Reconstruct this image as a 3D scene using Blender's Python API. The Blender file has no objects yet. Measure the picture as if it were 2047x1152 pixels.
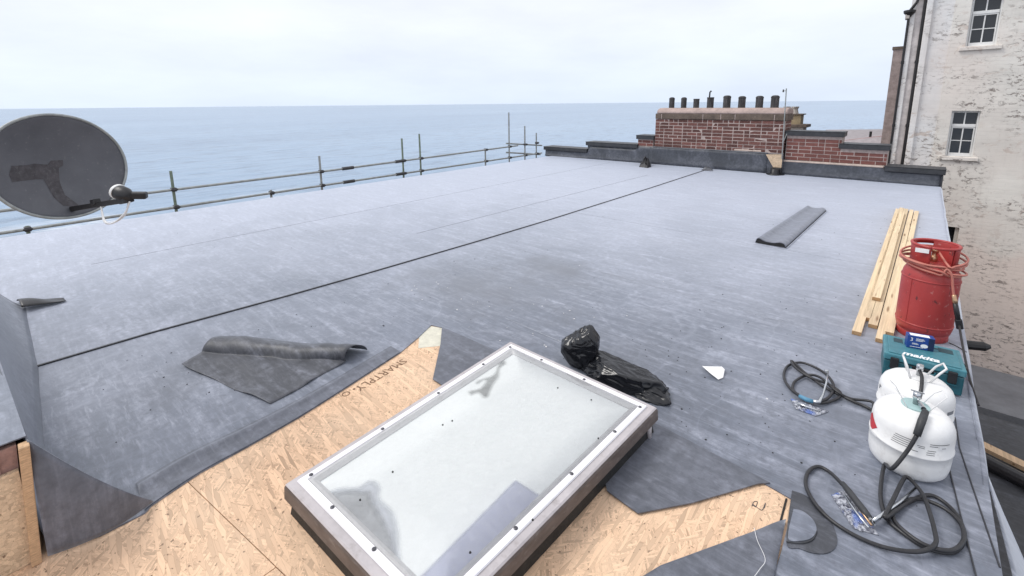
import bpy, bmesh, math, random
from mathutils import Vector, Matrix, noise
from mathutils.geometry import tessellate_polygon
random.seed(7)
R = math.radians
sc = bpy.context.scene
col = sc.collection
V = Vector

# ------------------------------------------------------------------ camera
F_PX, PY, W_PX, H_PX, CAM_H = 939.0, 384.0, 2047.0, 1152.0, 1.5
pitch, roll, yaw = R(10.63), R(-0.55), R(41.07)
c_d = V((-math.sin(yaw)*math.cos(pitch), math.cos(yaw)*math.cos(pitch), -math.sin(pitch)))
_r = V((math.cos(yaw), math.sin(yaw), 0)); _u = _r.cross(c_d)
c_r = math.cos(roll)*_r + math.sin(roll)*_u
c_u = -math.sin(roll)*_r + math.cos(roll)*_u
C0 = V((0, 0, CAM_H))
cd = bpy.data.cameras.new('camera'); cam = bpy.data.objects.new('camera', cd); col.objects.link(cam)
m = Matrix((c_r, c_u, -c_d)).transposed().to_4x4(); m.translation = C0
cam.matrix_world = m
cd.sensor_width = 36; cd.sensor_fit = 'HORIZONTAL'; cd.lens = F_PX/W_PX*36
cd.shift_y = -(H_PX/2-PY)/W_PX
cd.clip_start = 0.05; cd.clip_end = 120000
sc.camera = cam

# ------------------------------------------------------------------ world + sun
SUN_EL, SUN_AZ = R(52), R(235)      # soft light from behind the camera, seaward side
w = bpy.data.worlds.new('World'); sc.world = w; w.use_nodes = True
nt = w.node_tree; nt.nodes.clear()
def wn(t, **k):
    n = nt.nodes.new(t)
    for a, b in k.items(): setattr(n, a, b)
    return n
out = wn('ShaderNodeOutputWorld'); bg = wn('ShaderNodeBackground'); bg.inputs[1].default_value = 0.1
sky = wn('ShaderNodeTexSky', sky_type='NISHITA', sun_disc=False, sun_elevation=SUN_EL, sun_rotation=SUN_AZ)
sky.dust_density = 2.0; sky.air_density = 1.0
tc = wn('ShaderNodeTexCoord'); sep = wn('ShaderNodeSeparateXYZ'); nt.links.new(tc.outputs['Generated'], sep.inputs[0])
mp = wn('ShaderNodeMapping'); mp.inputs['Scale'].default_value = (1, 1, 4.0); nt.links.new(tc.outputs['Generated'], mp.inputs[0])
nz = wn('ShaderNodeTexNoise'); nz.inputs['Scale'].default_value = 2.2; nz.inputs['Detail'].default_value = 7; nz.inputs['Roughness'].default_value = .55
nt.links.new(mp.outputs[0], nz.inputs['Vector'])
cr = wn('ShaderNodeValToRGB'); cr.color_ramp.elements[0].position = .0; cr.color_ramp.elements[1].position = .5
cr.color_ramp.elements[0].color = (6.9, 7.75, 9.1, 1); cr.color_ramp.elements[1].color = (8.45, 8.5, 8.95, 1)
e = cr.color_ramp.elements.new(.16); e.color = (7.85, 8.25, 9.1, 1)
nt.links.new(sep.outputs['Z'], cr.inputs[0])
rm = wn('ShaderNodeMapRange'); rm.inputs[1].default_value = .32; rm.inputs[2].default_value = .7; rm.inputs[3].default_value = .91; rm.inputs[4].default_value = 1.06
nt.links.new(nz.outputs[0], rm.inputs[0])
mulc = wn('ShaderNodeVectorMath', operation='SCALE'); nt.links.new(cr.outputs[0], mulc.inputs[0]); nt.links.new(rm.outputs[0], mulc.inputs['Scale'])
mx = wn('ShaderNodeMix', data_type='RGBA'); mx.inputs[0].default_value = .94
nt.links.new(sky.outputs[0], mx.inputs[6]); nt.links.new(mulc.outputs[0], mx.inputs[7])
nt.links.new(mx.outputs[2], bg.inputs[0]); nt.links.new(bg.outputs[0], out.inputs[0])
sl = bpy.data.lights.new('sun', 'SUN'); sl.energy = 1.5; sl.angle = R(22); sl.color = (1, .97, .92)
so = bpy.data.objects.new('sun', sl); col.objects.link(so)
sdir = V((math.sin(SUN_AZ)*math.cos(SUN_EL), math.cos(SUN_AZ)*math.cos(SUN_EL), math.sin(SUN_EL)))
so.rotation_euler = sdir.to_track_quat('Z', 'Y').to_euler(); so.location = (0, -4, 12)
vs = sc.view_settings; vs.view_transform = 'Standard'; vs.look = 'None'; vs.exposure = 0.31; vs.gamma = 1; vs.use_curve_mapping = False

# ------------------------------------------------------------------ pixel -> place helpers (photograph measured once, as a survey)
def ray(x, y):
    return ((x-W_PX/2)/F_PX*c_r - (y-PY)/F_PX*c_u + c_d).normalized()
def at(x, y, z=0.):
    v = ray(x, y); return C0 + v*((z-CAM_H)/v.z)
def atx(x, y, X):
    v = ray(x, y); return C0 + v*(X/v.x)
def aty(x, y, Y):
    v = ray(x, y); return C0 + v*(Y/v.y)

# ------------------------------------------------------------------ materials
MATS = {}
class NT:
    def __init__(s, name):
        s.m = bpy.data.materials.new(name); s.m.use_nodes = True; s.t = s.m.node_tree
        s.p = s.t.nodes['Principled BSDF']; s.L = s.t.links.new; MATS[name] = s.m
    def n(s, t, **k):
        n = s.t.nodes.new(t)
        for a, b in k.items(): setattr(n, a, b)
        return n
    def link(s, a, b): s.L(a, b)
    def coords(s, kind='Object', scale=(1, 1, 1), rot=(0, 0, 0)):
        if kind == 'Position': o = s.n('ShaderNodeNewGeometry').outputs['Position']
        else: o = s.n('ShaderNodeTexCoord').outputs[kind]
        mp = s.n('ShaderNodeMapping'); mp.inputs['Scale'].default_value = scale; mp.inputs['Rotation'].default_value = rot
        s.L(o, mp.inputs[0]); return mp.outputs[0]
    def noise(s, vec, scale, detail=5, rough=.55, dist=0):
        n = s.n('ShaderNodeTexNoise'); n.inputs['Scale'].default_value = scale; n.inputs['Detail'].default_value = detail
        n.inputs['Roughness'].default_value = rough; n.inputs['Distortion'].default_value = dist; s.L(vec, n.inputs['Vector']); return n.outputs[0]
    def rng(s, v, a, b, c, d):
        n = s.n('ShaderNodeMapRange'); s.L(v, n.inputs[0])
        for i, x in enumerate((a, b, c, d)): n.inputs[i+1].default_value = x
        return n.outputs[0]
    def math(s, op, a, b):
        n = s.n('ShaderNodeMath', operation=op)
        for i, x in enumerate((a, b)):
            if isinstance(x, (int, float)): n.inputs[i].default_value = x
            else: s.L(x, n.inputs[i])
        return n.outputs[0]
    def mix(s, f, a, b, blend='MIX'):
        n = s.n('ShaderNodeMix', data_type='RGBA', blend_type=blend)
        for i, x in ((0, f), (6, a), (7, b)):
            if isinstance(x, (int, float)): n.inputs[i].default_value = x
            elif isinstance(x, tuple): n.inputs[i].default_value = (*x, 1)
            else: s.L(x, n.inputs[i])
        return n.outputs[2]
    def bump(s, h, strength=.3, dist=.01, prev=None):
        n = s.n('ShaderNodeBump'); n.inputs['Strength'].default_value = strength; n.inputs['Distance'].default_value = dist
        s.L(h, n.inputs['Height'])
        if prev is not None: s.L(prev, n.inputs['Normal'])
        return n.outputs[0]
    def setp(s, **k):
        for a, b in k.items():
            i = s.p.inputs[a.replace('_', ' ')]
            if isinstance(b, tuple): i.default_value = (*b, 1) if len(b) == 3 else b
            elif isinstance(b, (int, float)): i.default_value = b
            else: s.L(b, i)

def simple(name, colr, rough=.6, metal=0., var=.18, vs_=9., dirt=None, dirt_amt=.5, bump=.15, bs=80., stretch=(1, 1, 1), rnd=0., spec=.5, coat=0.):
    s = NT(name); co = s.coords('Object', stretch)
    n1 = s.noise(co, vs_, 6, .6); n2 = s.noise(co, vs_*6, 4)
    k = s.rng(n1, .3, .7, 1-var, 1+var)
    k2 = s.rng(n2, .3, .7, 1-var*.5, 1+var*.5); k = s.math('MULTIPLY', k, k2)
    if rnd:
        oi = s.n('ShaderNodeObjectInfo'); k = s.math('MULTIPLY', k, s.rng(oi.outputs['Random'], 0, 1, 1-rnd, 1+rnd))
    vm = s.n('ShaderNodeVectorMath', operation='SCALE'); vm.inputs[0].default_value = colr; s.L(k, vm.inputs['Scale'])
    c = vm.outputs[0]
    if dirt:
        n3 = s.noise(co, vs_*2.3, 9, .7); c = s.mix(s.rng(n3, .55, .72, 0, dirt_amt), c, dirt)
    s.setp(Base_Color=c, Roughness=s.rng(n2, .3, .7, max(.02, rough*.82), min(1, rough*1.15)), Metallic=metal, Specular_IOR_Level=spec, Coat_Weight=coat)
    if bump: s.setp(Normal=s.bump(s.noise(co, bs, 4), bump, .004))
    return s.m

def membrane(name, base, dust=.5, spec=.5, r0=.45, r1=.6, sheen=.3, field=False):
    s = NT(name); P = s.coords('Position')
    big = s.noise(P, .45, 5, .6, .5); med = s.noise(P, 1.9, 7, .62, .8)
    st = s.noise(s.coords('Position', (1.1, 6.5, 1), (0, 0, .05)), 1.9, 10, .70, .7)      # scuffs drawn out across the sheet
    st2 = s.noise(s.coords('Position', (4.2, 26, 1), (0, 0, -.08)), 1.6, 9, .70, .4)
    st3 = s.noise(s.coords('Position', (6, 1.0, 1), (0, 0, .12)), 1.7, 8, .66, .5)
    mot = s.noise(P, 23, 9, .72)
    fine = s.noise(P, 190, 3)
    k = s.math('MULTIPLY', s.rng(big, .3, .7, .85, 1.15), s.rng(mot, .3, .7, .74, 1.26)); k = s.math('MULTIPLY', k, s.rng(med, .3, .7, .84, 1.16))
    vm = s.n('ShaderNodeVectorMath', operation='SCALE'); vm.inputs[0].default_value = base; s.L(k, vm.inputs['Scale'])
    patchy = s.rng(s.noise(P, .8, 6, .65), .36, .62, .15, 1)
    d1 = s.math('MULTIPLY', s.rng(st, .47, .75, 0, dust), s.rng(mot, .36, .62, .15, 1))
    d2 = s.math('MULTIPLY', s.rng(st2, .52, .74, 0, dust*.8), patchy)
    d3 = s.math('MULTIPLY', s.rng(st3, .56, .78, 0, dust*.5), patchy)
    dd = s.math('MAXIMUM', s.math('MAXIMUM', d1, d2), d3)
    if field:      # paler away from the opening: dry bloom, plus grazing sky sheen painted into colour
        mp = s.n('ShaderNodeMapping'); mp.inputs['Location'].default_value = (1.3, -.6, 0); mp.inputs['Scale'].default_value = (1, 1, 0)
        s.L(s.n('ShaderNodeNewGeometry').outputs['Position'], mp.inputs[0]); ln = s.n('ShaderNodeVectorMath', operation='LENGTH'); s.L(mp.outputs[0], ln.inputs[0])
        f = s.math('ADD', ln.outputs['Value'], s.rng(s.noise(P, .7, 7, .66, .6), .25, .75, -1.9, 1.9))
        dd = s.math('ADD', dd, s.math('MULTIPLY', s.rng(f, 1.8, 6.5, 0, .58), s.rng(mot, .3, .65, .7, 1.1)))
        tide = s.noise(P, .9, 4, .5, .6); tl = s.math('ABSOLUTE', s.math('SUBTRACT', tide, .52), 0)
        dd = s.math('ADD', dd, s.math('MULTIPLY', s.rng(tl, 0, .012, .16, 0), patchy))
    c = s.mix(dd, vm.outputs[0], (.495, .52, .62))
    if field:
        for (x, y, rx, ry, a) in ((-2.45, 3.35, .6, .4, .78), (-2.75, 2.55, .95, .55, .62), (-3.1, .55, .5, .3, .25), (-1.2, 2.5, .6, .3, .2)):
            mp = s.n('ShaderNodeMapping'); mp.inputs['Location'].default_value = (-x/rx, -y/ry, 0); mp.inputs['Scale'].default_value = (1/rx, 1/ry, 0)
            s.L(s.n('ShaderNodeNewGeometry').outputs['Position'], mp.inputs[0])
            ln = s.n('ShaderNodeVectorMath', operation='LENGTH'); s.L(mp.outputs[0], ln.inputs[0])
            f = s.math('ADD', ln.outputs['Value'], s.rng(s.noise(P, 3.2, 6, .65), .2, .8, -.75, .75))
            c = s.mix(s.rng(f, .1, 1.0, a, 0), c, (.085, .088, .10))
    s.setp(Base_Color=c, Roughness=s.rng(med, .3, .7, r0, r1), Specular_IOR_Level=spec, Sheen_Weight=sheen, Sheen_Roughness=.4, Sheen_Tint=(.84, .90, 1.))
    b = s.bump(s.noise(P, 1.1, 3), .12, .05)
    b = s.bump(st, .06, .005, b); b = s.bump(mot, .12, .003, b); b = s.bump(fine, .06, .001, b)
    s.setp(Normal=b)
    return s.m

def osb(name, rotz=0., tint=(.74, .505, .335)):
    s = NT(name)
    P0 = s.coords('Object')
    warp = s.n('ShaderNodeTexNoise'); warp.inputs['Scale'].default_value = 9; s.L(P0, warp.inputs['Vector'])
    def strands(ang, ln, wd, off):
        mp = s.n('ShaderNodeMapping'); mp.inputs['Rotation'].default_value = (0, 0, ang); mp.inputs['Location'].default_value = (off, off*.7, 0)
        ad = s.n('ShaderNodeVectorMath', operation='MULTIPLY_ADD'); s.L(warp.outputs['Color'], ad.inputs[0]); ad.inputs[1].default_value = (.012, .012, 0); s.L(P0, ad.inputs[2])
        s.L(ad.outputs[0], mp.inputs[0])
        mp2 = s.n('ShaderNodeMapping'); mp2.inputs['Scale'].default_value = (1/ln, 1/wd, 1/wd); s.L(mp.outputs[0], mp2.inputs[0])
        v = s.n('ShaderNodeTexVoronoi', feature='F1'); v.inputs['Scale'].default_value = 1; v.inputs['Randomness'].default_value = 1; s.L(mp2.outputs[0], v.inputs['Vector'])
        e = s.n('ShaderNodeTexVoronoi', feature='DISTANCE_TO_EDGE'); e.inputs['Scale'].default_value = 1; s.L(mp2.outputs[0], e.inputs['Vector'])
        sx = s.n('ShaderNodeSeparateColor'); s.L(v.outputs['Color'], sx.inputs[0])
        return sx.outputs[0], sx.outputs[1], e.outputs['Distance']
    A = strands(rotz+.1, .11, .0125, 0); B = strands(rotz+.8, .055, .0075, 3.1); D = strands(rotz-.55, .06, .008, 7.7)
    m1 = s.rng(A[1], .48, .5, 0, 1); m2 = s.rng(B[1], .55, .57, 0, 1)
    def sel(i):
        t = s.mix(m2, D[i], B[i]); return s.mix(m1, t, A[i])
    val = sel(0); edge = sel(2)
    ramp = s.n('ShaderNodeValToRGB'); el = ramp.color_ramp.elements
    t = V(tint)
    el[0].position = 0; el[0].color = (*(t*.58), 1); el[1].position = 1; el[1].color = (*(t*1.22), 1)
    for p, k in ((.12, .80), (.5, 1.0), (.85, 1.14)):
        q = el.new(p); q.color = (*(t*k), 1)
    s.L(val, ramp.inputs[0])
    fib = s.noise(s.coords('Object', (14, 120, 1), (0, 0, rotz)), 1.5, 5, .6)
    c = s.mix(s.rng(fib, .35, .7, 0, .35), ramp.outputs[0], tuple(t*.72))
    c = s.mix(s.rng(edge, 0, .045, .55, 0), c, (.27, .15, .085))
    chips = s.noise(P0, 55, 3, .6); c = s.mix(s.rng(chips, .66, .69, 0, .85), c, (.11, .06, .035))
    c = s.mix(s.rng(s.noise(P0, 2.2, 5), .4, .75, 0, .35), c, (.74, .60, .45))
    c = s.mix(s.rng(s.noise(P0, 1.4, 7, .7), .58, .74, 0, .35), c, (.42, .32, .24))
    s.setp(Base_Color=c, Roughness=.72, Specular_IOR_Level=.35)
    b = s.bump(val, .25, .003); s.setp(Normal=s.bump(fib, .15, .001, b))
    return s.m

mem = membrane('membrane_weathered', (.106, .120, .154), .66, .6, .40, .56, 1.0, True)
mem2 = membrane('membrane_clean', (.098, .106, .130), .34, .5, .42, .56, .3)
mem_dark = membrane('membrane_offcut', (.055, .058, .068), .36, .5, .45, .6, .15)
mem_roll = membrane('membrane_rolled', (.125, .134, .168), .4, .5, .42, .55, .55)
mem_oval = membrane('membrane_primed', (.045, .048, .058), .3, .5, .40, .5, .15)
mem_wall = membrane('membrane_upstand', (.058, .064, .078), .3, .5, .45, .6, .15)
lap_dark = simple('lap_edge_dark', (.03, .031, .036), .45, var=.3, vs_=14)
osb_a = osb('osb_long'); osb_b = osb('osb_cross', 1.45); osb_pale = osb('osb_weathered', .3, (.66, .50, .34))
ply_edge = simple('osb_cut_edge', (.52, .34, .2), .8, var=.3, vs_=40, stretch=(1, 1, 8))

def timber(name, tint):
    s = NT(name); oi = s.n('ShaderNodeObjectInfo')
    mp = s.n('ShaderNodeMapping'); mp.inputs['Scale'].default_value = (14, .55, 14)
    ad = s.n('ShaderNodeVectorMath', operation='ADD'); s.L(s.n('ShaderNodeTexCoord').outputs['Object'], ad.inputs[0])
    sc_ = s.n('ShaderNodeVectorMath', operation='SCALE'); sc_.inputs[0].default_value = (3, 17, 5); s.L(oi.outputs['Random'], sc_.inputs['Scale'])
    s.L(sc_.outputs[0], ad.inputs[1]); s.L(ad.outputs[0], mp.inputs[0])
    g = s.noise(mp.outputs[0], 3.2, 8, .62, 1.2)
    t = V(tint); c = s.mix(s.rng(g, .35, .68, 0, 1), tuple(t*1.1), tuple(t*.78))
    kn = s.n('ShaderNodeTexVoronoi'); kn.inputs['Scale'].default_value = 1; mk = s.n('ShaderNodeMapping'); mk.inputs['Scale'].default_value = (18, 2.2, 18)
    s.L(ad.outputs[0], mk.inputs[0]); s.L(mk.outputs[0], kn.inputs['Vector'])
    c = s.mix(s.rng(kn.outputs['Distance'], .10, .19, .8, 0), c, (.22, .11, .05))
    k = s.rng(oi.outputs['Random'], 0, 1, .88, 1.1); vm = s.n('ShaderNodeVectorMath', operation='SCALE'); s.L(c, vm.inputs[0]); s.L(k, vm.inputs['Scale'])
    s.setp(Base_Color=vm.outputs[0], Roughness=.66, Specular_IOR_Level=.35, Normal=s.bump(g, .2, .002)); return s.m
pine = timber('pine', (.76, .60, .40))
pine_end = simple('pine_end_grain', (.40, .25, .13), .8, var=.3, vs_=50)

brick_m = simple('brick', (.132, .056, .046), .85, var=.3, vs_=14, dirt=(.30, .21, .17), dirt_amt=.55, bump=.5, bs=70, rnd=.38)
brick_new = simple('brick_smooth', (.175, .068, .056), .8, var=.22, vs_=12, bump=.35, bs=70, rnd=.2)
mortar = simple('mortar', (.44, .36, .33), .9, var=.22, vs_=20, bump=.5, bs=120)
mortar_pale = simple('mortar_fillet', (.55, .45, .39), .9, var=.2, vs_=10, bump=.4)
cap_stone = simple('cap_stone', (.125, .095, .075), .85, var=.35, vs_=6, dirt=(.28, .22, .18), bump=.5, bs=40)
flaunch = simple('cement_flaunching', (.40, .31, .28), .9, var=.22, vs_=5, dirt=(.18, .14, .12), bump=.5, bs=50)
pot_m = simple('sooty_pot', (.045, .043, .045), .65, var=.5, vs_=18, dirt=(.25, .23, .22), dirt_amt=.7, stretch=(1, 1, .2))
buff = simple('buff_stone', (.36, .28, .17), .88, var=.25, vs_=5, dirt=(.14, .12, .1), bump=.4)
pale_stone = simple('pale_stone', (.5, .46, .42), .88, var=.2, vs_=6, dirt=(.25, .2, .18))
slate_pale = simple('pale_slate', (.36, .33, .345), .7, var=.2, vs_=8)
redroof = simple('red_tiles', (.30, .12, .10), .8, var=.2, vs_=10)
black_coping = simple('black_coping', (.035, .037, .042), .5, var=.3, vs_=8, dirt=(.10, .10, .11), bump=.25, bs=30)
steel = simple('galvanised_tube', (.34, .36, .355), .5, metal=.35, var=.25, vs_=12, dirt=(.15, .15, .15))
steel_g = simple('greenish_tube', (.22, .27, .21), .5, metal=.45, var=.3, vs_=12, dirt=(.10, .12, .09))
coupler_m = simple('coupler', (.075, .075, .08), .55, metal=.5, var=.3, vs_=20)
white_paint = simple('white_frame_paint', (.78, .78, .77), .5, var=.05, vs_=8, dirt=(.5, .48, .45), dirt_amt=.3)
pipe_black = simple('black_pipe', (.018, .017, .018), .45, var=.3, vs_=10)

def masonry(name, base, flake):
    s = NT(name); P = s.coords('Position')
    br = s.n('ShaderNodeTexBrick'); br.inputs['Scale'].default_value = 1; br.inputs['Brick Width'].default_value = .23; br.inputs['Row Height'].default_value = .077
    br.inputs['Mortar Size'].default_value = .006; br.inputs['Mortar Smooth'].default_value = .6
    mp = s.n('ShaderNodeMapping'); mp.inputs['Rotation'].default_value = (R(-90), 0, 0)
    s.L(s.n('ShaderNodeNewGeometry').outputs['Position'], mp.inputs[0]); s.L(mp.outputs[0], br.inputs['Vector'])
    big = s.noise(s.coords('Position', (1, 1, 2.2)), 1.1, 7, .62); med = s.noise(P, 9, 7, .65)
    c = s.mix(s.rng(big, .35, .68, 0, 1), base, tuple(V(base)*.80))
    c = s.mix(s.rng(s.noise(P, .5, 4), .45, .65, 0, .6), c, (.77, .68, .62))
    sz = s.n('ShaderNodeSeparateXYZ'); s.L(s.n('ShaderNodeNewGeometry').outputs['Position'], sz.inputs[0])
    low = s.rng(s.math('ADD', sz.outputs['Z'], s.rng(s.noise(P, 1.5, 5), .2, .8, -.4, .4)), -1.35, -1.7, 0, .8)
    c = s.mix(low, c, (.78, .66, .595))
    fl = s.math('MULTIPLY', s.rng(s.noise(s.coords('Position', (1, 1, 1.9)), 8, 10, .74, .5), .535, .585, 0, 1), s.rng(s.noise(P, 1.15, 6, .6), .45, .58, 0, 1))
    c = s.mix(s.math('MULTIPLY', fl, .92), c, flake)
    bare = s.math('MULTIPLY', s.rng(s.noise(s.coords('Position', (1, 1, 1.5)), 3.1, 10, .72, .8), .56, .60, 0, 1), s.rng(s.noise(P, .75, 3), .47, .56, 0, .75)); c = s.mix(bare, c, (.60, .51, .45))
    run = s.noise(s.coords('Position', (6, 6, .35)), 1.6, 6, .6); c = s.mix(s.rng(run, .56, .78, 0, .28), c, (.50, .46, .42))
    c = s.mix(s.math('MULTIPLY', s.rng(br.outputs['Fac'], 0, 1, 0, 1), s.rng(s.noise(P, .9, 4), .45, .6, 0, .14)), c, (.40, .36, .33))
    s.setp(Base_Color=c, Roughness=.85, Specular_IOR_Level=.3)
    h = s.math('SUBTRACT', s.math('MULTIPLY', med, .6), s.math('ADD', s.math('MULTIPLY', br.outputs['Fac'], .22), fl))
    s.setp(Normal=s.bump(h, .5, .012)); return s.m
wall_paint = masonry('painted_masonry', (.86, .825, .765), (.24, .20, .18))
wall_paint2 = masonry('painted_render', (.86, .85, .84), (.30, .27, .25))
render_grey = simple('bare_render', (.60, .55, .53), .9, var=.25, vs_=3, bump=.4, bs=40)
old_brick = simple('brown_brick_return', (.31, .25, .235), .9, var=.3, vs_=9, dirt=(.14, .10, .09), bump=.5, bs=30)

def glass_dark():
    s = NT('window_glass'); s.setp(Base_Color=(.02, .022, .026), Roughness=.04, Specular_IOR_Level=.6); s.setp(Normal=s.bump(s.noise(s.coords('Object'), 3, 2), .05, .01)); return s.m
glass_m = glass_dark()
curtain = simple('net_curtain', (.62, .62, .64), .9, var=.2, vs_=20, stretch=(4, 1, .4))
def dome_mat():
    s = NT('dome_polycarbonate'); tr = s.n('ShaderNodeBsdfTransparent'); tr.inputs[0].default_value = (.985, .99, .99, 1)
    gl = s.n('ShaderNodeBsdfGlossy'); gl.inputs['Roughness'].default_value = .06; lw = s.n('ShaderNodeFresnel'); lw.inputs[0].default_value = 1.5
    gr = s.noise(s.coords('Object'), 40, 6, .7)
    df = s.n('ShaderNodeBsdfDiffuse'); df.inputs[0].default_value = (.86, .87, .87, 1)
    a = s.n('ShaderNodeMixShader'); s.L(s.rng(gr, .4, .85, .07, .20), a.inputs[0]); s.L(tr.outputs[0], a.inputs[1]); s.L(df.outputs[0], a.inputs[2])
    mx = s.n('ShaderNodeMixShader'); s.L(lw.outputs[0], mx.inputs[0]); s.L(a.outputs[0], mx.inputs[1]); s.L(gl.outputs[0], mx.inputs[2])
    s.L(mx.outputs[0], s.t.nodes['Material Output'].inputs[0]); return s.m
dome_m = dome_mat()
diffuser_m = simple('white_diffuser', (.92, .95, .955), .35, var=.025, vs_=2.5, bump=0)
mark_grey = simple('grey_mark', (.38, .395, .42), .5, var=.18, vs_=7, bump=0)
stain_dark = simple('dirty_water_stain', (.30, .315, .315), .45, var=.25, vs_=12, bump=0)
mark_faint = simple('faint_grey_mark', (.60, .63, .69), .5, var=.06, vs_=7, bump=0)
lilac_m = simple('lilac_mark', (.50, .525, .66), .4, var=.04, vs_=3, bump=0)
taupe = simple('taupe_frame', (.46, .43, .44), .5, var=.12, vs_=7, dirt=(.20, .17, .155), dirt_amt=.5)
taupe_d = simple('taupe_flange_dark', (.115, .092, .082), .6, var=.3, vs_=9, dirt=(.35, .32, .30), dirt_amt=.35, stretch=(1, 1, 3))  # side flange, browner and darker than the frame top
strip_w = simple('white_gasket', (.82, .81, .84), .4, var=.03, vs_=7, dirt=(.6, .58, .57), dirt_amt=.4)
blackrub = simple('black_curb', (.012, .012, .012), .6, var=.5, vs_=20, dirt=(.05, .045, .04))
screw_m = simple('screw', (.10, .10, .11), .4, metal=.7, var=.3, vs_=60)

def red_paint():
    s = NT('worn_red_paint'); co = s.coords('Object'); n = s.noise(co, 6, 6, .6)
    c = s.mix(s.rng(n, .3, .7, 0, 1), (.43, .052, .048), (.33, .036, .036))
    ch = s.noise(s.coords('Object', (1, 1, .45)), 26, 7, .65); c = s.mix(s.rng(ch, .62, .66, 0, .85), c, (.09, .03, .03))
    c = s.mix(s.rng(s.noise(co, 33, 5, .6), .64, .69, 0, .55), c, (.55, .25, .22))
    s.setp(Base_Color=c, Roughness=s.rng(n, .3, .7, .33, .5), Normal=s.bump(n, .12, .01)); return s.m
red_m = red_paint()
hose_red = simple('orange_hose', (.50, .17, .13), .5, var=.12, vs_=20, dirt=(.3, .12, .1))
brass = simple('brass', (.55, .36, .22), .35, metal=.9, var=.2, vs_=40)
white_gloss = simple('white_canister_paint', (.80, .80, .795), .36, var=.05, vs_=7, dirt=(.50, .48, .46), dirt_amt=.45, bump=.08)
ink = simple('print_ink', (.07, .07, .08), .6, var=.1)
label_white = simple('paper_label', (.86, .86, .86), .6, var=.03)
label_red = simple('red_hazard_label', (.55, .04, .05), .45, var=.12, vs_=60)
label_grey = simple('dark_label', (.22, .23, .25), .5, var=.1, vs_=60)
wire_w = simple('white_wire', (.74, .74, .74), .4, var=.06)
chrome = simple('chrome', (.62, .64, .66), .22, metal=1., var=.1, vs_=30)
hose_blk = simple('black_rubber_hose', (.022, .022, .025), .42, var=.3, vs_=30, dirt=(.07, .07, .075))
grip_blk = simple('black_grip', (.04, .042, .046), .55, var=.2, vs_=40)
teal_hi = simple('teal_case_lid', (.055, .20, .245), .42, var=.14, vs_=10, dirt=(.20, .30, .33), dirt_amt=.35)
teal = simple('teal_case_body', (.012, .088, .115), .42, var=.14, vs_=10, dirt=(.06, .14, .16), dirt_amt=.3)
teal_dk = simple('teal_recess', (.02, .06, .075), .5, var=.1)
blk_pl = simple('black_plastic', (.015, .015, .017), .45, var=.2, vs_=30)
blue_box = simple('blue_carton', (.012, .055, .26), .4, var=.12, vs_=30)
blue_dk = simple('navy_carton', (.01, .02, .07), .4, var=.12, vs_=30)
blue_pl = simple('blue_plastic', (.02, .13, .50), .35, var=.25, vs_=60)
blue_grip = simple('blue_grip', (.09, .25, .38), .5, var=.15, vs_=40)
def bag_mat():
    s = NT('black_polythene'); co = s.coords('Object')
    n = s.noise(s.coords('Object', (1, 2.2, 1.4)), 6.5, 2, .5, 1.8); s.setp(Base_Color=(.010, .011, .014), Roughness=.2, Specular_IOR_Level=.5, Normal=s.bump(n, .55, .02)); return s.m
bag_m = bag_mat()
def wrap_mat():
    s = NT('crinkled_wrap'); co = s.coords('Object'); n = s.noise(co, 55, 6, .7, 1.)
    c = s.mix(s.rng(n, .42, .58, 0, 1), (.07, .075, .11), (.50, .52, .58)); c = s.mix(s.rng(s.noise(co, 11, 2), .56, .64, 0, .8), c, (.05, .13, .45))
    s.setp(Base_Color=c, Roughness=.18, Specular_IOR_Level=.8, Normal=s.bump(n, .8, .01)); return s.m
wrap_m = wrap_mat()
def dish_mat():
    s = NT('weathered_dish_paint'); co = s.coords('Object'); n = s.noise(co, 7, 7, .62); f = s.noise(co, 70, 4, .7)
    c = s.mix(s.rng(n, .3, .7, 0, 1), (.084, .088, .102), (.120, .125, .142)); c = s.mix(s.rng(f, .6, .75, 0, .4), c, (.26, .26, .27))
    s.setp(Base_Color=c, Roughness=.55, Normal=s.bump(f, .15, .002)); return s.m
dish_m = dish_mat()
dish_stain = simple('dish_old_label_residue', (.062, .058, .065), .65, var=.4, vs_=30, dirt=(.12, .12, .125), dirt_amt=.9)
paper = simple('white_scrap', (.82, .82, .82), .7, var=.06, vs_=20)
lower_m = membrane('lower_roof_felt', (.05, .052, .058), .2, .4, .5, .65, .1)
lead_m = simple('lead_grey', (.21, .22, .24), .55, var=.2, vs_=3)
dark_m = simple('dark_face', (.02, .019, .019), .8, var=.4, vs_=4)
ground_m = simple('ground_dark', (.06, .06, .058), .9, var=.3, vs_=.3)
wall_body = simple('roof_building_wall', (.34, .27, .23), .9, var=.2, vs_=2)
debris_m = simple('dark_grit', (.02, .02, .022), .8, var=.3); debris_w = simple('pale_grit', (.7, .7, .7), .8, var=.1)
pink_brick = simple('pinkish_old_brick', (.36, .22, .19), .9, var=.35, vs_=10, bump=.5)

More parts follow.
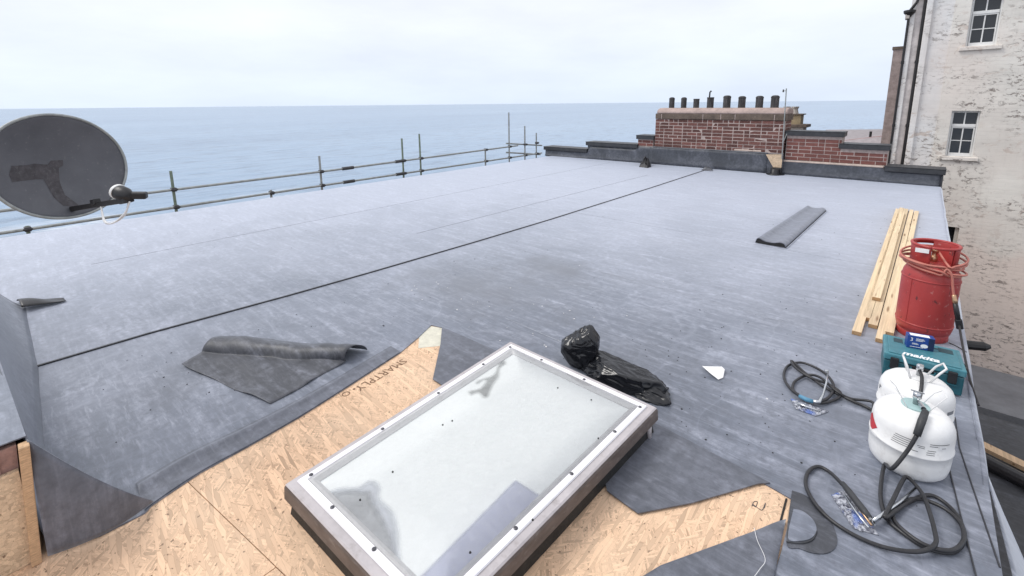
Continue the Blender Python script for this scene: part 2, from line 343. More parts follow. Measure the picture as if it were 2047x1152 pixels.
def sea_mat():
    s = NT('sea_water'); 
    g = s.n('ShaderNodeNewGeometry').outputs['Position']
    P = s.coords('Position', (1, 1, 1), (0, 0, .15))
    w1 = s.noise(s.coords('Position', (.62, .20, 1), (0, 0, .0)), .38, 7, .66, .3)
    w2 = s.noise(s.coords('Position', (.10, .03, 1), (0, 0, .12)), .3, 5, .6, .3)
    w3 = s.noise(s.coords('Position', (.011, .0022, 1), (0, 0, .1)), .6, 5, .6)
    b = s.bump(w2, .28, 9.0); b = s.bump(w1, .5, 1.6, b)
    pat = s.noise(s.coords('Position', (.004, .0009, 1), (0, 0, .1)), 1, 5, .6)
    c = s.mix(s.rng(pat, .35, .65, 0, 1), (.235, .335, .465), (.29, .395, .525))
    c = s.mix(s.rng(w3, .45, .7, 0, .4), c, (.20, .275, .385))
    c = s.mix(s.math('MULTIPLY', s.rng(w1, .50, .34, 0, 1), .65), c, (.13, .18, .255))
    sx = s.n('ShaderNodeSeparateXYZ'); s.L(g, sx.inputs[0])
    near = s.math('MULTIPLY', s.rng(sx.outputs['X'], -142, -116, 0, 1), s.rng(sx.outputs['Y'], 95, 30, 0, 1))
    fo = s.math('MULTIPLY', near, s.rng(s.noise(s.coords('Position', (.12, .03, 1)), 1, 8, .7, 1.5), .5, .56, 0, 1))
    c = s.mix(fo, c, (.8, .82, .85))
    s.setp(Base_Color=c, Roughness=.28, Specular_IOR_Level=.5, IOR=1.33, Normal=b); return s.m
sea_m = sea_mat()

# ------------------------------------------------------------------ mesh builder
ORG = {}
class MB:
    def __init__(s): s.v = []; s.f = []
    def add(s, vs_, fs):
        o = len(s.v); s.v += [V(x) for x in vs_]; s.f += [tuple(i+o for i in f) for f in fs]; return s
    def box(s, a, b, M=None):
        (x0, y0, z0), (x1, y1, z1) = a, b
        p = [V(q) for q in ((x0, y0, z0), (x1, y0, z0), (x1, y1, z0), (x0, y1, z0), (x0, y0, z1), (x1, y0, z1), (x1, y1, z1), (x0, y1, z1))]
        if M is not None: p = [M @ q for q in p]
        return s.add(p, [(3, 2, 1, 0), (4, 5, 6, 7), (0, 1, 5, 4), (1, 2, 6, 5), (2, 3, 7, 6), (3, 0, 4, 7)])
    def hexa(s, p): return s.add(p, [(3, 2, 1, 0), (4, 5, 6, 7), (0, 1, 5, 4), (1, 2, 6, 5), (2, 3, 7, 6), (3, 0, 4, 7)])
    def tube(s, pts, r, n=10, cap=True):
        pts = [V(p) for p in pts]; k = len(pts); rs = r if isinstance(r, (list, tuple)) else [r]*k
        t0 = (pts[1]-pts[0]).normalized(); ref = V((0, 0, 1)) if abs(t0.z) < .9 else V((1, 0, 0)); x = t0.cross(ref).normalized(); vs_ = []
        for i in range(k):
            t = (pts[min(i+1, k-1)]-pts[max(i-1, 0)]).normalized(); x = (x - t*x.dot(t)).normalized(); y = t.cross(x)
            for j in range(n):
                a = 2*math.pi*j/n; vs_.append(pts[i]+(x*math.cos(a)+y*math.sin(a))*rs[i])
        fs = [(i*n+j, i*n+(j+1) % n, (i+1)*n+(j+1) % n, (i+1)*n+j) for i in range(k-1) for j in range(n)]
        if cap: fs += [tuple(range(n-1, -1, -1)), tuple(range((k-1)*n, k*n))]
        return s.add(vs_, fs)
    def lathe(s, prof, c, n=32, M=None, wob=None):
        vs_ = []
        for (r, z) in prof:
            for j in range(n):
                a = 2*math.pi*j/n; rr = r*(wob(a, z) if wob else 1)
                p = V((rr*math.cos(a), rr*math.sin(a), z)); vs_.append((M @ p if M else p)+V(c))
        k = len(prof); fs = [(i*n+j, i*n+(j+1) % n, (i+1)*n+(j+1) % n, (i+1)*n+j) for i in range(k-1) for j in range(n)]
        fs += [tuple(range(n-1, -1, -1)), tuple(range((k-1)*n, k*n))]
        return s.add(vs_, fs)
    def slab(s, poly, z0, z1):
        """vertical prism over an xy polygon (may be concave); poly ccw"""
        poly = [V((p[0], p[1])) for p in poly]
        ar = sum(poly[i].x*poly[(i+1) % len(poly)].y-poly[(i+1) % len(poly)].x*poly[i].y for i in range(len(poly)))
        if ar < 0: poly.reverse()
        n = len(poly); tr = tessellate_polygon([[V((p.x, p.y, 0)) for p in poly]])
        vs_ = [V((p.x, p.y, z1)) for p in poly]+[V((p.x, p.y, z0)) for p in poly]; fs = []
        for t in tr:
            a, b, c = (poly[i] for i in t)
            if (b-a).cross(c-a) < 0: t = (t[0], t[2], t[1])
            fs.append(tuple(t)); fs.append((t[0]+n, t[2]+n, t[1]+n))
        fs += [(i, i+n, (i+1) % n+n, (i+1) % n) for i in range(n)]
        return s.add(vs_, fs)
    def extr(s, prof, p0, p1, side, up=V((0, 0, 1))):
        """extrude a closed (side,up) profile from p0 to p1"""
        n = len(prof); vs_ = [V(p)+side*a+up*b for p in (p0, p1) for a, b in prof]
        return s.add(vs_, [(i, (i+1) % n, (i+1) % n+n, i+n) for i in range(n)]+[tuple(range(n-1, -1, -1)), tuple(range(n, 2*n))])
    def grid(s, fn, nu, nv, thick=0.):
        vs_ = [V(fn(i/nu, j/nv)) for j in range(nv+1) for i in range(nu+1)]; q = lambda i, j: j*(nu+1)+i
        fs = [(q(i, j), q(i+1, j), q(i+1, j+1), q(i, j+1)) for j in range(nv) for i in range(nu)]
        return s.add(vs_, fs)
    def build(s, name, mat_, parent=None, smooth=False, bevel=0., solid=0., subs=0, fix=False, offset=1):
        me = bpy.data.meshes.new(name); o_ = root_org(parent)
        me.from_pydata([v-o_ for v in s.v], [], s.f)
        if fix or True:
            bm = bmesh.new(); bm.from_mesh(me); bmesh.ops.remove_doubles(bm, verts=bm.verts, dist=1e-5)
            if not solid: bmesh.ops.recalc_face_normals(bm, faces=bm.faces)
            bm.to_mesh(me); bm.free()
        me.materials.append(mat_)
        ob = bpy.data.objects.new(name, me); col.objects.link(ob)
        if parent is not None: ob.parent = parent
        if smooth:
            for p in me.polygons: p.use_smooth = True
        if solid:
            md = ob.modifiers.new('thick', 'SOLIDIFY'); md.thickness = solid; md.offset = offset
        if bevel:
            md = ob.modifiers.new('bevel', 'BEVEL'); md.width = bevel; md.segments = 2; md.limit_method = 'ANGLE'; md.angle_limit = R(40)
        if subs:
            md = ob.modifiers.new('sub', 'SUBSURF'); md.levels = md.render_levels = subs
        return ob
def root_org(p):
    o_ = V((0, 0, 0))
    while p is not None: o_ = o_+p.location; p = p.parent
    return o_
def tag(o, label=None, cat=None, group=None, kind=None):
    for k, v in (('label', label), ('category', cat), ('group', group), ('kind', kind)):
        if v: o[k] = v
    return o
def thing(name, loc, label, cat, group=None):
    o = bpy.data.objects.new(name, None); col.objects.link(o); o.location = loc; o.empty_display_size = .1
    return tag(o, label, cat, group)
def anchor(ob):
    """move a one-mesh thing's origin to the base of its box"""
    me = ob.data; xs = [v.co for v in me.vertices]
    c = V(((min(p.x for p in xs)+max(p.x for p in xs))/2, (min(p.y for p in xs)+max(p.y for p in xs))/2, min(p.z for p in xs)))
    for v in me.vertices: v.co -= c
    ob.location = ob.location+c; return ob
def smoothpath(pts, n=8):
    pts = [V(p) for p in pts]; out_ = []
    for i in range(len(pts)-1):
        p0, p1, p2, p3 = pts[max(i-1, 0)], pts[i], pts[i+1], pts[min(i+2, len(pts)-1)]
        for k in range(n):
            t = k/n; out_.append(.5*((2*p1)+(p2-p0)*t+(2*p0-5*p1+4*p2-p3)*t*t+(3*p1-p0-3*p2+p3)*t**3))
    return out_+[pts[-1]]
def text_mb(body, size, M, shear=0., extrude=.0004, bold=0., space=1.):
    cu = bpy.data.curves.new('lettering', 'FONT'); cu.body = body; cu.size = size; cu.shear = shear; cu.extrude = extrude; cu.offset = bold; cu.space_character = space
    cu.align_x = 'CENTER'; cu.align_y = 'CENTER'; cu.resolution_u = 3
    o = bpy.data.objects.new('lettering', cu); col.objects.link(o); dg = bpy.context.evaluated_depsgraph_get(); dg.update()
    me = bpy.data.meshes.new_from_object(o.evaluated_get(dg)); mb = MB(); mb.add([M @ v.co for v in me.vertices], [tuple(p.vertices) for p in me.polygons])
    bpy.data.objects.remove(o); bpy.data.curves.remove(cu); bpy.data.meshes.remove(me); return mb
def frame_m(o, x, y, z=None):
    x = V(x).normalized(); y = V(y); z = x.cross(y).normalized(); y = z.cross(x)
    M = Matrix((x, y, z)).transposed().to_4x4(); M.translation = V(o); return M

def soft(px, n=5): return [(p.x, p.y) for p in smoothpath([V((*q, 0)) for q in px]+[V((*px[0], 0))], n)][:-1]
# ================================================================== SETTING
sea = MB().grid(lambda u, v: (-70000+70000*u if u < 1 else 30000, -60000+120000*v, -22), 2, 2)
sea.v = []; sea.f = []; sea.add([(-70000, -60000, -22), (60000, -60000, -22), (60000, 90000, -22), (-70000, 90000, -22)], [(0, 1, 2, 3)])
tag(sea.build('sea', sea_m), kind='structure')
g = MB().box((-42, -80, -26), (90, 70, -14)); tag(g.build('ground', ground_m), kind='structure')

EX, SX, FY = 0.35, -8.05, 10.99      # right edge, sea edge, far parapet line
roof = MB().box((SX+.04, -3, -14.2), (EX-.02, 11.9, -.034)).build('roof', wall_body); tag(roof, 'flat roof of grey rubber membrane laid over strand board', kind='structure')
# exposed strand boards (each a board with a joint round it)
zt = -.006; zb = -.030
j = .003
jl = lambda x: .30+.18*(x+2.75)/1.45
MB().slab([(-2.75, jl(-2.75)+j), (-1.30, jl(-1.30)+j), (-1.13, jl(-1.30)+j), (-1.13, 2.02), (-2.75, 2.02)], zb, zt).build('osb_board', osb_a, roof)
MB().slab([(-2.75, -1.2), (-1.46, -1.2), (-1.46, jl(-1.46)), (-2.75, jl(-2.75))], zb, zt).build('osb_board', osb_a, roof)
MB().slab([(-1.46+j, -1.2), (-.1, -1.2), (-.1, jl(-1.3)), (-1.30, jl(-1.30)), (-1.46+j, jl(-1.46+j))], zb, zt-.001).build('osb_board', osb_b, roof)
MB().slab([(-1.13+j, jl(-1.3)+j), (-.1, jl(-1.3)+j), (-.1, 2.02), (-1.13+j, 2.02)], zb, zt).build('osb_board', osb_b, roof)
# pale strand board tip, cut edge strip on the right patch
# main sheets
edgeL = [(-2.10, -.02), (-2.054, .1), (-2.048, .229), (-2.071, .254), (-2.115, .429), (-2.127, .629), (-2.15, .869), (-2.202, 1.167), (-2.277, 1.549), (-2.345, 1.74), (-2.417, 1.909), (-2.328, 1.936)]
north = [(-1.6, 1.925), (-.78, 1.915), (-.33, 1.885), (-.212, 1.867), (-.206, 1.741), (-.20, 1.60), (-.20, -1.2)]
sheetA = [(-3.80, FY+.05), (-3.85, .02), (-2.9, .01)]+edgeL+north+[(EX, -1.2), (EX, FY+.05)]
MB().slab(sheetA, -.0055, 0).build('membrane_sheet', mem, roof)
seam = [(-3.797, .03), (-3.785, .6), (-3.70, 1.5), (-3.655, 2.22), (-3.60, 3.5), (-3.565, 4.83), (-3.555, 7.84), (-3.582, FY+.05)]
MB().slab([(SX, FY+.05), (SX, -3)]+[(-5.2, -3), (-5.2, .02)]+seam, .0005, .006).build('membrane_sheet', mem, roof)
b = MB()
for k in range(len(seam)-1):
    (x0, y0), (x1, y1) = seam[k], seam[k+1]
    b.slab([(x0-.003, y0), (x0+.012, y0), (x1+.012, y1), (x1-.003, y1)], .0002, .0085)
b.build('lap_edge_shade', lap_dark, roof)  # dark strip: black lap edge with its shadow painted in
b = MB()      # second, fainter lap further left, in broken stretches
b.slab([(-4.376, 3.3), (-4.3705, 3.3), (-4.25, 9.2), (-4.2555, 9.2)], .0061, .0075)
b.slab([(-5.95, .6), (-5.945, .6), (-5.92, 10.6), (-5.925, 10.6)], .0061, .0072)
b.build('faint_lap_line', mem2, roof)
b = MB()
for (x0, y0, x1, y1) in ((-3.2, 3.62, -.4, 3.50), (-3.5, 5.4, -.2, 5.3), (-2.1, 2.32, -.9, 2.26)): b.slab([(x0, y0), (x0, y0-.004), (x1, y1-.004), (x1, y1)], .0002, .0012)
b.build('chalk_line', simple('chalk_dust', (.36, .38, .43), .8, var=.3, vs_=20), roof)
# strip along the right edge + drop face
MB().slab([(.243, 2.75), (.236, 2.48), (.262, 2.2), (.292, 1.9), (.31, 1.2), (EX+.004, 1.2), (EX+.004, 2.75)], .0005, .005).build('edge_strip', mem, roof)
MB().tube([(.272, 2.9, .004), (.278, 2.64, .006), (.315, 2.3, .006), (.350, 1.99, .006)], .003, 6).build('edge_lap_line', lap_dark, roof)
MB().tube([(.238, 2.49, .004), (.262, 2.2, .006), (.290, 1.9, .006), (.31, 1.2, .006)], .0028, 6).build('edge_lap_line', lap_dark, roof)
def drape(u, v):
    y = 2.42+v*(FY-2.6); a = u*math.pi/2 if u < .5 else math.pi/4
    x = EX-.012+.022*math.sin(min(u*4, 1)*math.pi/2); z = .0035-.02*(1-math.cos(min(u*4, 1)*math.pi/2))-max(0, u-.25)*.30
    return (x+.006*noise.noise(V((0, y*2, u))), y, z)
MB().grid(drape, 10, 70).build('edge_drape', mem, roof, smooth=True, solid=.003)
MB().box((EX-.03, -1.2, -.6), (EX-.004, 2.419, -.007)).build('edge_gap_shade', dark_m, roof)  # black box stands in for the shaded gap below the edge
def eflap(u, v):
    y = 2.55-1.6*v; g_ = max(0., v)**1.1
    return (EX+.004+.085*g_+u*(.035+.20*g_)+.006*math.sin(v*7), y+.05*u, -.006-.02*g_-u*(.06+.10*g_)-.03*u*u)
MB().grid(eflap, 6, 20).build('edge_flap', mem, roof, smooth=True, solid=.003)

# turned-back flaps round the rooflight opening
MB().slab([(-2.33, 1.932), (-2.16, 1.773), (-1.895, 1.491), (-1.50, 1.47), (-1.50, 1.70), (-.82, 1.70), (-.80, 1.47), (-.775, 1.44), (-.636, 1.423), (-.50, 1.60), (-.335, 1.86), (-.30, 1.895), (-.78, 1.935), (-1.6, 1.945)], .0008, .0055).build('membrane_flap', mem2, roof)
def flapE(u, v):   # east flap, lying with a soft fold
    a = V((-.489, 1.286, 0)).lerp(V((-.215, 1.748, 0)), u); bb = V((-.62, .95, 0)).lerp(V((-.16, .95, 0)), u)
    p = a.lerp(bb, v); z = .004+.012*math.exp(-((u-.9)/.10)**2)*(.4+.6*v)+.003*math.sin(u*9+v*4)*v
    return (p.x, p.y, z)
MB().grid(flapE, 24, 14).build('membrane_flap', mem2, roof, smooth=True, solid=.004)
MB().tube(smoothpath([(-.292, 1.628, .0105), (-.27, 1.58, .012), (-.232, 1.52, .016), (-.236, 1.47, .018), (-.25, 1.40, .016)], 6), .0008, 5).build('white_chalk_line', paper, roof)
# crease ridge in the sheet beside the left boards
eb = [V((x, y, 0)) for x, y in edgeL[2:9]]
ebp = smoothpath(eb, 6)
def ridge(u, v):
    p = ebp[min(len(ebp)-1, int(round(u*(len(ebp)-1))))]; f_ = max(0, 1-u)**.6; w_ = .20*(1-.45*u)
    h = .017*math.exp(-((v-.72)/.15)**2)*f_*min(1, u*5+.4)
    return (p.x-.0005-v*w_, p.y+.01*v, .0045-.0035*v+h)
MB().grid(ridge, len(ebp)-1, 20).build('membrane_crease', mem2, roof, smooth=True)
# black oval patch by the right cut-out
ov = [at(x, y) for x, y in soft(((1583, 982), (1610, 992), (1640, 1015), (1662, 1045), (1673, 1078), (1668, 1098), (1650, 1108), (1625, 1107), (1598, 1098), (1572, 1086)), 4)]
MB().slab([(p.x, p.y) for p in ov], .0006, .0035).build('dark_patch', mem_oval, roof)
ov = [at(x, y) for x, y in soft(((1586, 1020), (1605, 1025), (1625, 1042), (1632, 1062), (1622, 1078), (1600, 1084), (1575, 1078)), 4)]
MB().slab([(p.x, p.y) for p in ov], .0036, .006).build('grey_patch', mem, roof)
MB().tube(smoothpath([at(x, y, .006) for x, y in ((1572, 1083), (1600, 1086), (1624, 1079), (1633, 1062))], 5), .002, 5).build('patch_edge_line', lap_dark, roof)
# cut board strip with dark lines on the right patch
for px in (((1572, 998), (1560, 1044)), ((1586, 1003), (1571, 1082))):
    a, c = at(*px[0], -.005), at(*px[1], -.005); MB().tube([a+V((0, 0, .001)), c+V((0, 0, .001))], .0035, 6).build('saw_cut', dark_m, roof)
MB().slab([(p.x, p.y) for p in (at(838, 670), at(862, 651), at(884, 655), at(883, 690), at(836, 695))], zt+.0005, zt+.0015).build('taped_tip', simple('pale_joint_tape', (.62, .60, .50), .6, var=.12, vs_=20), roof)
# stamped lettering on the board (upside down in the photograph)
pa, pb = at(806, 722, zt), at(716, 777, zt); xd = (pb-pa).normalized()
M = frame_m((pa+pb)/2+V((0, 0, .001)), xd, V((0, 0, 1)).cross(xd))
stamp = simple('brown_stamp_ink', (.20, .12, .07), .8, var=.3, vs_=60)
text_mb('SMARTPLY', .075, M, extrude=.0003).build('stamp_lettering', stamp, roof)
pc = at(697, 784, zt); M2 = M.copy(); M2.translation = pc+V((0, 0, .001)); text_mb('\u2022 O', .06, M2, extrude=.0003).build('stamp_lettering', stamp, roof)
sc_p = [at(x, y, zt)+V((0, 0, .0012)) for x, y in ((1503, 1013), (1507, 1004), (1514, 1004), (1510, 1014), (1504, 1008), (1516, 1017), (1524, 1020), (1530, 1006), (1528, 1016))]
MB().tube(smoothpath(sc_p, 5), .0012, 5).build('pencil_scribble', ink, roof)

# lower neighbouring roof in the gap on the right
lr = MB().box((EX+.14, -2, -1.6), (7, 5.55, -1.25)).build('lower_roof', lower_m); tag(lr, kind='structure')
MB().box((EX+.12, 5.551, -6.0), (9, 5.60, -1.3)).build('dark_face', dark_m, lr)  # near-black upright face across the gap beyond the lower roof
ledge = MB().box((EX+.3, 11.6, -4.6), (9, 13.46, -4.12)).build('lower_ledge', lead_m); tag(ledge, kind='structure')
MB().box((EX+.3, 11.55, -9), (9, 11.598, -4.30)).build('dark_face', dark_m, ledge)
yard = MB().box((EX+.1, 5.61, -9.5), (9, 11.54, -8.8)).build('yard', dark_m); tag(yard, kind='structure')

# ================================================================== FAR PARAPETS AND CHIMNEY
BW, BH, BD = .225, .075, .1
bricks = {}
def brick_mesh(wd, matl, key):
    k = (round(wd, 3), key)
    if k not in bricks:
        mb = MB(); e_ = .004; w2, h2 = wd/2-.0065, BH/2-.0062
        mb.add([(-w2, e_, -h2), (w2, e_, -h2), (w2, e_, h2), (-w2, e_, h2), (-w2+e_, 0, -h2+e_), (w2-e_, 0, -h2+e_), (w2-e_, 0, h2-e_), (-w2+e_, 0, h2-e_), (-w2, .05, -h2), (w2, .05, -h2), (w2, .05, h2), (-w2, .05, h2)],
               [(4, 5, 6, 7), (0, 1, 5, 4), (1, 2, 6, 5), (2, 3, 7, 6), (3, 0, 4, 7), (8, 9, 1, 0), (9, 10, 2, 1), (10, 11, 3, 2), (11, 8, 0, 3)])
        me = bpy.data.meshes.new('brick'); me.from_pydata([tuple(v) for v in mb.v], [], mb.f); me.materials.append(matl); bricks[k] = me
    return bricks[k]
def lay(parent, p0, along, length, z0, z1, matl, key, seed, headers=.35):
    """brick face starting at p0 along a direction; face normal is right-hand side"""
    rnd = random.Random(seed); o_ = root_org(parent); along = V(along); ang = math.atan2(along.y, along.x); z = z0+BH/2; row = 0
    while z+BH/2 <= z1+.004:
        x = 0.; first = True
        while x < length-.03:
            wd = BW if rnd.random() > headers else BW/2
            if first and row % 2: wd = BW/2
            first = False
            wd = min(wd, length-x)
            if length-x-wd < .05: wd = length-x
            ob = bpy.data.objects.new('brick', brick_mesh(wd, matl, key)); col.objects.link(ob); ob.parent = parent
            ob.location = V(p0)+along*(x+wd/2)+V((0, 0, z-p0[2])) - o_ + V((along.y, -along.x, 0))*rnd.uniform(-.004, .004)
            ob.rotation_euler = (rnd.uniform(-.012, .012), 0, ang+rnd.uniform(-.012, .012))
            x += wd
        z += BH; row += 1
def parapet(parent, x0, x1, zt_, yf, yb, brickz=None, flash=None, seed=1, th=.1):
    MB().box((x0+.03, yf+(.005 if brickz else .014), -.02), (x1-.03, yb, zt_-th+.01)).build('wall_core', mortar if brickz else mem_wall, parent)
    cp = MB().box((x0, yf-.05, zt_-th), (x1, yb+.04, zt_-.012)).build('coping', black_coping, parent, bevel=.008)
    MB().box((x0-.004, yf-.055, zt_-.0115), (x1+.004, yb+.045, zt_)).build('coping_lip', black_coping, cp, bevel=.004)
    if brickz:
        lay(parent, (x0+.03, yf, brickz[0]), (1, 0, 0), x1-x0-.06, brickz[0], brickz[1], brick_new, 'n', seed, .12)

pl = thing('parapet_wall', (-6.6, 11.1, 0), 'low stepped parapet under black copings, left of the brick chimney stack', 'parapet')
parapet(pl, -8.33, -6.86, .27, 11.03, 11.4)
parapet(pl, -6.90, -5.38, .47, 11.04, 11.4)
parapet(pl, -5.43, -4.965, .70, 11.05, 11.4, (.43, .58), seed=3)
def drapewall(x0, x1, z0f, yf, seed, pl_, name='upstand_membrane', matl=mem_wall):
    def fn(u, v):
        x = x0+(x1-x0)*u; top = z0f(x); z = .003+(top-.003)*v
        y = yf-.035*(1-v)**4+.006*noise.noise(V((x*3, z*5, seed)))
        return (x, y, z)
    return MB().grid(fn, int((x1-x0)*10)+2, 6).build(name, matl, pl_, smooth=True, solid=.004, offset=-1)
drapewall(-8.28, -4.97, lambda x: .165 if x < -6.86 else (.33 if x < -5.4 else .42), 11.015, 1.3, pl)

ch = thing('chimney_stack', (-3.5, 11.3, 0), 'long red brick chimney stack with eight dark pots beyond the roof', 'chimney')
CX0, CX1, CYF, CYB = -4.95, -2.15, 11.03, 11.62
MB().box((CX0+.004, CYF+.004, -.02), (CX1-.004, CYB, 1.10)).build('mortar_core', mortar, ch)
lay(ch, (CX0, CYF, .43), (1, 0, 0), CX1-CX0, .43, 1.105, brick_m, 'o', 5)
lay(ch, (CX1, CYF+.05, .43), (0, 1, 0), CYB-CYF-.06, .43, 1.105, brick_m, 'o', 6)
xs = [CX0-.005, -4.80, -3.82, -3.43, -3.13, -2.36, CX1+.03]
for k in range(len(xs)-1):
    MB().box((xs[k]+.006, CYF-.02, 1.106), (xs[k+1]-.006, CYB+.03, 1.235)).build('cap_stone', cap_stone, ch, bevel=.012)
MB().box((CX0+.01, CYF-.012, 1.11), (CX1+.02, CYB+.02, 1.228)).build('cap_mortar', mortar, ch)
prof = [(-.02+.0, 0), (.61, 0), (.61, .04), (.55, .10), (.45, .13), (.15, .13), (.05, .105), (-.005, .06), (-.02, .03)]
MB().extr([(a, b_) for a, b_ in prof], (CX0+.03, CYF, 1.2351), (CX1+.02, CYF, 1.2351), V((0, 1, 0))).build('flaunching', flaunch, ch, bevel=.02)
for k, px in enumerate((1343, 1367, 1392, 1420, 1453, 1483, 1518, 1549)):
    p = aty(px, 206, 11.32); p.z = 0; r = (.062, .062, .064, .072, .078, .074, .074, .078)[k]; h = (.235, .23, .215, .245, .255, .235, .235, .24)[k]
    pot = MB().lathe([(r*1.04, 1.345), (r*1.04, 1.37), (r, 1.375), (r, 1.36+h-.03), (r*1.07, 1.36+h-.025), (r*1.05, 1.36+h), (r*.8, 1.36+h), (r*.75, 1.36+h-.06)], (p.x, 11.32, 0), 24, wob=lambda a, z: 1+.035*math.cos(a*12)).build('chimney_pot', pot_m, ch)
    if k == 3: MB().tube([(p.x-.03, 11.32, 1.5), (p.x-.025, 11.32, 1.72), (p.x+.005, 11.32, 1.745)], [.017, .017, .022], 8).build('flue_pipe', pipe_black, ch)
    elif k != 2: MB().lathe([(r*.95, 1.36+h-.01), (r*.9, 1.36+h+.012), (r*.5, 1.36+h+.024), (.005, 1.36+h+.026)], (p.x, 11.32, 0), 16).build('pot_cap', pot_m, pot, smooth=True)
drapewall(-5.06, -2.42, lambda x: .425-.0*(x), 11.006, 4.1, ch)
MB().slab([(-4.98, CYF-.03), (-2.43, CYF-.03), (-2.43, CYF+.02), (-4.98, CYF+.02)], .424, .436).build('flashing_edge', lead_m, ch)
MB().box((-3.1, CYF-.003, .437), (-2.55, CYF+.03, .478)).build('mortar_patch', mortar_pale, ch, bevel=.012)
# bare board with cut membrane at the stack's right foot
tri = [aty(x, y, 11.0) for x, y in ((1531, 309), (1565, 309), (1561, 341), (1549, 341))]
MB().add([tuple(p) for p in tri]+[tuple(p+V((0, .02, 0))) for p in tri], [(0, 1, 2, 3), (7, 6, 5, 4), (0, 4, 5, 1), (1, 5, 6, 2), (2, 6, 7, 3), (3, 7, 4, 0)]).build('bare_board', osb_pale, ch)
MB().box((-2.42, 11.012, 0), (-2.12, 11.028, .42)).build('board_backing', mem_wall, ch)
ol = thing('roof_outlet', at(1549, 349), 'small black rubber outlet at the foot of the pale board patch', 'outlet')
p = at(1549, 349)
MB().lathe([(.17, .004), (.17, .012), (.08, .02), (.075, .11), (.05, .13), (.04, .05)], (p.x, p.y-.02, 0), 14, wob=lambda a, z: 1+.08*math.sin(a*3+z*20)).build('collar', blk_pl, ol, smooth=True)
MB().box((p.x-.10, p.y+.02, .006), (p.x+.11, p.y+.10, .14)).build('sump', blk_pl, ol, bevel=.02)

pr = thing('parapet_wall', (-.9, 11.2, 0), 'stepped red brick parapet under black copings between chimney and white building', 'parapet')
parapet(pr, -2.14, -1.13, .905, 11.10, 11.45, (.30, .80), seed=11)
parapet(pr, -1.20, -.41, .685, 11.09, 11.44, (.30, .585), seed=12, th=.1)
parapet(pr, -.46, .385, .305, 11.08, 11.45)
drapewall(-2.40, .36, lambda x: .31-.025*(x+2.1) if x < -.44 else .2, 11.055, 7.7, pr)
MB().box((-2.13, 11.045, .262), (-.47, 11.095, .298)).build('mortar_fillet', mortar_pale, pr, bevel=.012)
MB().box((EX-.012, 11.0, -.4), (EX+.01, 11.4, .195)).build('end_cap', black_coping, pr)

am = thing('aerial_mast', (-2.19, 11.0, 0), 'thin metal aerial mast strapped to the right end of the brick chimney', 'mast')
q0, q1 = aty(1563, 318, 10.99), aty(1572, 177, 10.99)
MB().tube([q0, q1], .011, 8).build('pole', steel, am)
MB().tube([q1+V((-.07, 0, -.05)), q1+V((.01, 0, -.045))], .009, 6).build('stub_arm', steel, am)
MB().tube([q1+V((-.05, 0, -.075)), q1+V((-.05, 0, -.02))], .014, 6).build('clamp', coupler_m, am)
MB().tube([aty(1566, 283, 10.99), aty(1573, 268, 11.05)], .008, 6).build('stay', steel, am)
MB().box((q0.x-.02, 10.97, .02), (q0.x+.02, 11.02, .07)).build('foot_bracket', coupler_m, am)

def scrap(name, px, z, label, seed, matl=mem_dark, h=.05, cat='offcut', group=None):
    """crumpled off-cut heaped from an outline of points on the roof"""
    P = [at(x, y) for x, y in px]; ym = max(p.y for p in P); P = [p-V((0, max(0, ym-10.96), 0)) for p in P]; c = sum(P, V())/len(P); n = len(P); mb = MB(); vs_ = []; rings = 5
    for k in range(rings):
        t = k/(rings-1)
        for i in range(n*3):
            a, b_ = P[i//3], P[(i//3+1) % n]; p = a.lerp(b_, (i % 3)/3); q = p.lerp(c, t*.9)
            zz = h*(math.sin(t*math.pi*.5))*(.75+.8*noise.noise(V((q.x*14, q.y*14, seed)))) if k else 0
            vs_.append(V((q.x, q.y, z+.001+max(0, zz))))
    m_ = n*3; fs = [(k*m_+i, k*m_+(i+1) % m_, (k+1)*m_+(i+1) % m_, (k+1)*m_+i) for k in range(rings-1) for i in range(m_)]+[tuple(range((rings-1)*m_, rings*m_)), tuple(range(m_-1, -1, -1))]
    mb.add(vs_, fs); o = anchor(mb.build(name, matl)); return tag(o, label, cat, group)
scrap('membrane_scrap', ((1289, 332), (1306, 334), (1313, 332), (1312, 327), (1300, 325), (1291, 326)), .006, 'crumpled black membrane scrap at the left foot of the chimney flashing', 2, hose_blk, h=.2)
scrap('membrane_scrap', ((1400, 341), (1424, 343), (1425, 340), (1412, 338)), .006, 'small black membrane curl where the long seam meets the flashing', 5, h=.08)

# distant chimney + roof beyond
dc = thing('distant_chimney', (-3.6, 20, -2), 'buff stone chimney with two pale pots, partly behind the brick stack', 'chimney')
MB().box((-4.6, 20, -14), (-3.30, 20.6, .55)).build('stack', pale_stone, dc)
MB().box((-4.7, 19.9, .55), (-3.18, 20.7, .66)).build('coping', cap_stone, dc, bevel=.02)
MB().box((-4.5, 20.02, .66), (-3.42, 20.55, 1.0)).build('upper_stack', buff, dc)
MB().box((-4.45, 19.98, 1.0), (-3.36, 20.6, 1.04)).build('top_slab', cap_stone, dc)
for x in (-3.95, -3.68):
    MB().lathe([(.13, 1.04), (.11, 1.12), (.09, 1.2), (.11, 1.27), (.115, 1.3), (.07, 1.3)], (x, 20.3, 0), 14, wob=lambda a, z: 1+.12*math.cos(a*4)*(z > 1.25)).build('chimney_pot', pale_stone, dc)
dr = thing('distant_house', (-1.2, 16.5, -6), 'pale slate roof with a red ridge between the stepped parapet and white building', 'house')
a0, a1 = aty(1686, 284, 16), aty(1772, 274, 16)
